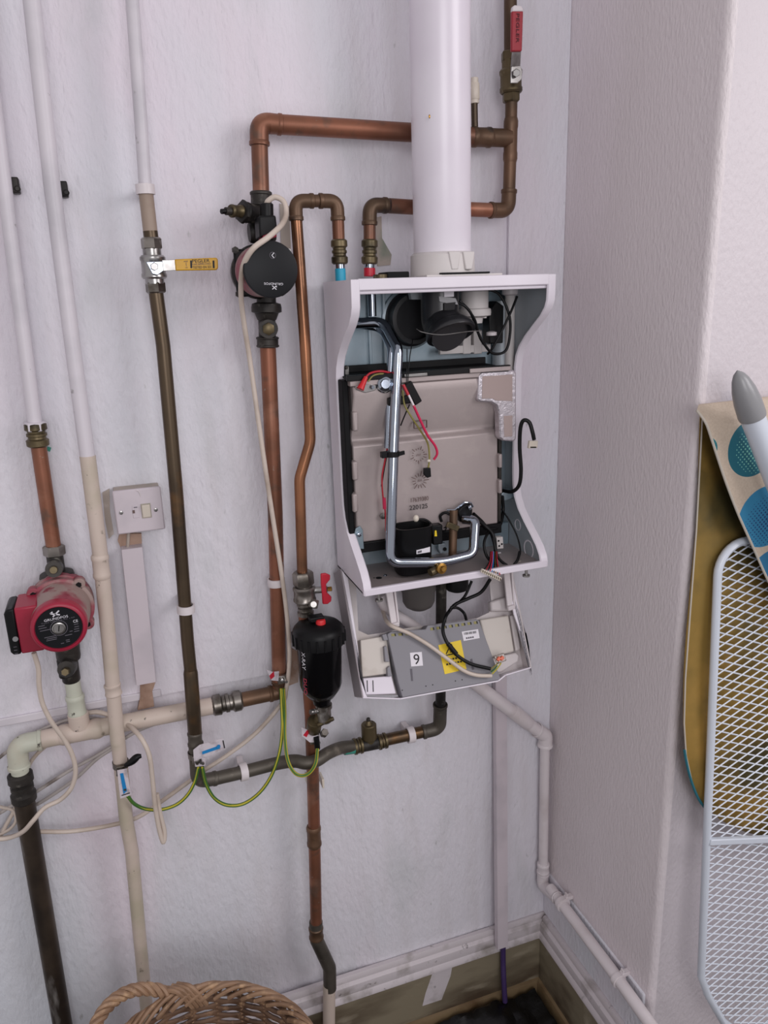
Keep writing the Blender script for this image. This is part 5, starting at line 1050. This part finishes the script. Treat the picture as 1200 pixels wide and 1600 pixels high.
def fabric_material():
    m = bpy.data.materials.new('cover_fabric'); m.use_nodes = True; nt = m.node_tree; N = nt.nodes; L = nt.links; b = N['Principled BSDF']; b.inputs['Roughness'].default_value = .75
    geo = N.new('ShaderNodeNewGeometry'); sep = N.new('ShaderNodeSeparateXYZ'); L.new(geo.outputs['Position'], sep.inputs[0])
    def math_(op, a, bb, c=None):
        n = N.new('ShaderNodeMath'); n.operation = op
        for i, v in enumerate((a, bb) if c is None else (a, bb, c)):
            if isinstance(v, (int, float)): n.inputs[i].default_value = v
            else: L.new(v, n.inputs[i])
        return n.outputs[0]
    no = N.new('ShaderNodeTexNoise'); no.inputs['Scale'].default_value = 300; L.new(geo.outputs['Position'], no.inputs['Vector'])
    mx = N.new('ShaderNodeMix'); mx.data_type = 'RGBA'; mx.inputs[6].default_value = C(206, 190, 172); mx.inputs[7].default_value = C(178, 160, 142); L.new(no.outputs[0], mx.inputs[0]); cur = mx.outputs[2]
    # halftone dots
    gx = math_('SINE', math_('MULTIPLY', sep.outputs[0], 2 * math.pi / .0085), 0); gz = math_('SINE', math_('MULTIPLY', sep.outputs[2], 2 * math.pi / .0085), 0)
    g = math_('MULTIPLY', gx, gz)
    for (px, py, rp, c0, c1, hx, hy, dot) in ((1171, 700, 45, C(24, 96, 112), C(120, 186, 172), 1178, 700, 1), (1191, 806, 50, C(44, 122, 160), C(22, 64, 112), 1196, 812, 1), (1104, 702, 19, C(30, 110, 120), C(60, 140, 140), 1106, 700, 1), (1180, 628, 22, C(40, 84, 128), C(40, 84, 128), 1180, 628, 0), (1207, 902, 48, C(44, 110, 150), C(30, 80, 130), 1200, 900, 0), (1292, 690, 46, C(44, 122, 160), C(22, 64, 112), 1296, 690, 1), (1312, 800, 50, C(24, 96, 112), C(120, 186, 172), 1316, 800, 1), (1330, 900, 48, C(44, 110, 150), C(30, 80, 130), 1330, 900, 0)):
        p = Bd(px, py, .02); r = R_(p, rp * 2); h = Bd(hx, hy, .02)
        def dist(q): return math_('SQRT', math_('ADD', math_('POWER', math_('SUBTRACT', sep.outputs[0], q.x), 2), math_('POWER', math_('SUBTRACT', sep.outputs[2], q.z), 2)), 0)
        mask = math_('LESS_THAN', dist(p), r)
        near = math_('SUBTRACT', 1.0, math_('DIVIDE', dist(h), r * .95))
        dots = math_('MULTIPLY', math_('GREATER_THAN', g, math_('SUBTRACT', .85, math_('MULTIPLY', near, .9))), math_('GREATER_THAN', near, .08)) if dot else math_('MULTIPLY', 0.0, 0.0)
        cm = N.new('ShaderNodeMix'); cm.data_type = 'RGBA'; cm.inputs[6].default_value = c0; cm.inputs[7].default_value = c1; L.new(dots, cm.inputs[0])
        mm = N.new('ShaderNodeMix'); mm.data_type = 'RGBA'; L.new(mask, mm.inputs[0]); L.new(cur, mm.inputs[6]); L.new(cm.outputs[2], mm.inputs[7]); cur = mm.outputs[2]
    L.new(cur, b.inputs['Base Color']); M['cover_fabric'] = m
fabric_material()
def board_cover():
    e = Bd(1150, 700); t = thing('ironing_board_cover', 'loose ironing board cover with gold backing and teal circle print', 'cover', (e.x, e.y, Bd(1130, 1290).z))
    gold = [(1098, 645), (1093, 740), (1088, 830), (1079, 950), (1071, 1060), (1069, 1130), (1072, 1180), (1082, 1225), (1100, 1258), (1130, 1285), (1165, 1302), (1230, 1318), (1330, 1335)]
    xr = XRb + .02
    # backing sheet: strips between the traced left edge and the right side, gently rippled
    ring = []; 
    edge = [Bd(px, py, -.014) for px, py in gold[:9]]
    low = [Bd(px, py, -.014) for px, py in gold[9:]]
    zs = [p.z for p in edge]
    mb = MB(); rows = []
    zmin = min(p.z for p in low); n = 24
    def leftx(z):
        for i in range(len(edge) - 1):
            if edge[i].z >= z >= edge[i + 1].z:
                u = (edge[i].z - z) / (edge[i].z - edge[i + 1].z); return edge[i].x + (edge[i + 1].x - edge[i].x) * u
        allp = [edge[-1]] + low
        for i in range(len(allp) - 1):
            if allp[i].z >= z >= allp[i + 1].z:
                u = (allp[i].z - z) / (allp[i].z - allp[i + 1].z); return allp[i].x + (allp[i + 1].x - allp[i].x) * u
        return allp[-1].x
    zl = [edge[0].z + (zmin - edge[0].z) * (k / 60) for k in range(61)]
    def sheet(off):
        return [[Bp(leftx(z) + (xr - leftx(z)) * i / n, z, off + .0025 * math.sin(9 * i / n + z * 14) - (.003 if i == 0 else 0)) for i in range(n + 1)] for z in zl]
    f, bk = sheet(-.0135), sheet(-.0155)
    R = [a + b[::-1] for a, b in zip(f, bk)]
    mb.rings(R).build('gold_backing', 'foil_gold', t)
    MB().sweep([Bd(px, py, -.013) for px, py in gold[:8]], .0014, 6).build('edge_binding', 'hem', t); MB().sweep(spline([Bd(px - .5, py, -.013) for px, py in ((1070, 1172), (1073, 1190), (1080, 1218), (1092, 1248), (1108, 1270))], 5), .0026, 6).build('teal_edge', 'teal', t)
    # folded flap in front of the mesh
    hem = [(1097, 643), (1101, 660), (1108, 682), (1117, 712), (1130, 752), (1147, 797), (1160, 826), (1176, 860), (1190, 890), (1210, 930), (1230, 968)]
    top = [(1097, 643), (1125, 640.5), (1160, 638), (1200, 635), (1270, 630)]
    H = [Bd(*q, .018) for q in hem]; xe = XRb + .03
    fr, bk = [], []
    m = 14
    for i, h in enumerate(H):
        bulge = .010 * math.sin(math.pi * i / (len(H) - 1))
        fr.append([Bp(h.x + (xe - h.x) * k / m, h.z + (.012 if i == 0 else 0) * k / m, .018 + bulge * math.sin(math.pi * min(1, .2 + k / m)) - (.012 if i == 0 else 0)) for k in range(m + 1)])
        bk.append([p + Vector((0, .0022, 0)) for p in fr[-1]])
    MB().rings([a + b[::-1] for a, b in zip(fr, bk)]).build('printed_flap', 'cover_fabric', t)
    MB().sweep(spline([a[0] + Vector((0, -.0005, 0)) for a in fr], 4), .0022, 8).build('flap_hem', 'hem', t)
    # fold joining the flap to the backing over the board's end
    j = [[a + (b - a) * u + UP * .012 * math.sin(math.pi * u) for u in [k / 8 for k in range(9)]] for a, b in zip([fr[0][0], fr[0][m]], [f[0][0], f[0][n]])]
    MB().rings([[*j[0], *[p - UP * .002 for p in j[0][::-1]]], [*j[1], *[p - UP * .002 for p in j[1][::-1]]]]).build('top_fold', 'cover_fabric', t)
board_cover()

# ================================================================== BASKET
def basket():
    cx, cy, zr, R0 = .0, -.405, .552, .205; zb = .002; Rb = .155
    t = thing('wicker_basket', 'round woven wicker basket with rope handle below the pipes', 'basket', (cx, cy, zb))
    def rad(z): return Rb + (R0 - Rb) * ((z - zb) / (zr - zb)) ** .8
    mb = MB(); ns = 26; z = .012; k = 0; n = ns * 4
    while z < zr - .012:
        mb.sweep([Vector((cx + (rad(z) + .0042 * math.cos(ns / 2 * 2 * math.pi * i / n * 1.0 + (k % 2) * math.pi)) * math.cos(2 * math.pi * i / n), cy + (rad(z) + .0042 * math.cos(ns / 2 * 2 * math.pi * i / n + (k % 2) * math.pi)) * math.sin(2 * math.pi * i / n), z + .0012 * math.sin(5 * 2 * math.pi * i / n + k))) for i in range(n)], .0042, 6, close=True)
        z += .0083; k += 1
    mb.build('woven_wall', 'wicker_dark', t, kind='stuff')
    MB().lathe([(0, Rb), (.008, Rb)], (cx, cy, zb), UP, 40).build('base', 'wicker_dark', t)
    for i in range(ns):
        a = 2 * math.pi * (i + .5) / ns; u = Vector((math.cos(a), math.sin(a), 0))
        MB().sweep([Vector((cx, cy, z)) + u * rad(z) for z in (zb, .2, .4, zr)], .0035, 6).build('stake', 'wicker', t)
    # braided rim: long slanting rods
    for i in range(44):
        a0 = 2 * math.pi * i / 44; pts = []; jz = random.uniform(-.002, .002)
        for j in range(13):
            u = j / 12; a = a0 + u * .62; rr = R0 + .012 * math.cos(u * math.pi * 1.1) - .002 ; zz = zr - .016 + .032 * math.sin(u * math.pi * .92) + jz
            pts.append(Vector((cx + rr * math.cos(a), cy + rr * math.sin(a), zz)))
        MB().sweep(pts, .0046 + random.uniform(-.0006, .0006), 8).build('rim_rod', 'wicker', t)
    # rope handle at the far left of the rim
    def hp(u):
        a = math.radians(100 + 52 * u); rr = R0 + .004 + .022 * math.sin(math.pi * u); zz = zr + .008 + .048 * math.sin(math.pi * u) ** .7
        return Vector((cx + rr * math.cos(a), cy + rr * math.sin(a), zz))
    h = MB().sweep([hp(i / 30) for i in range(31)], .006, 8).build('handle', 'wicker', t)
    for s in range(4):
        pts = []
        for i in range(61):
            u = i / 60; p = hp(u); q = hp(min(1, u + .01)) - hp(max(0, u - .01)); q.normalize(); n1 = q.cross(UP).normalized(); n2 = q.cross(n1); a = u * 22 + s * math.pi / 2
            pts.append(p + (n1 * math.cos(a) + n2 * math.sin(a)) * .0075)
        MB().sweep(pts, .0052, 7).build('handle_strand', 'wicker', h)
    for k in range(4):
        a = math.radians(103 - k * 2.6); u = Vector((math.cos(a), math.sin(a), 0)); b = math.radians(89 - k * 2.6); w = Vector((math.cos(b), math.sin(b), 0))
        MB().sweep(spline([Vector((cx, cy, zr + .022)) + u * (R0 + .012), Vector((cx, cy, zr + .024)) + (u + w) / 2 * (R0 - .008), Vector((cx, cy, zr - .022)) + w * (R0 - .012)], 5), .0046, 7).build('handle_wrap', 'wicker', t)
basket()

# ================================================================== BLACK BAG ON THE FLOOR
def bag():
    mb = MB(); n, m = 46, 30; x0, x1, y0, y1 = .30, .878, -.42, -.032
    import mathutils
    rows = []
    for j in range(m + 1):
        row = []
        for i in range(n + 1):
            x = x0 + (x1 - x0) * i / n; y = y0 + (y1 - y0) * j / m
            e = min(1, min(i + .0, n - i, j, m - j) / 1.0)
            h = .030 + e * (.018 + .040 * abs(mathutils.noise.noise(Vector((x * 9, y * 9, 3)))) + .016 * abs(mathutils.noise.noise(Vector((x * 26, y * 26, 1)))))
            row.append(Vector((x, y, h)))
        rows.append(row)
    vs = [p for r in rows for p in r]; W_ = n + 1
    fs = [[j * W_ + i, j * W_ + i + 1, (j + 1) * W_ + i + 1, (j + 1) * W_ + i] for j in range(m) for i in range(n)]
    nb = len(vs); vs += [Vector((p.x, p.y, .001)) for p in vs]
    fs += [[nb + q for q in f[::-1]] for f in fs]
    per = [i for i in range(W_)] + [j * W_ + n for j in range(1, m + 1)] + [m * W_ + i for i in range(n - 1, -1, -1)] + [j * W_ for j in range(m - 1, 0, -1)]
    fs += [[per[k], nb + per[k], nb + per[(k + 1) % len(per)], per[(k + 1) % len(per)]] for k in range(len(per))]
    tag(mb.add(vs, fs).build('plastic_sack', 'bag'), 'crumpled black plastic sack on the floor in the corner', 'sack')
bag()
bpy.context.view_layer.update()
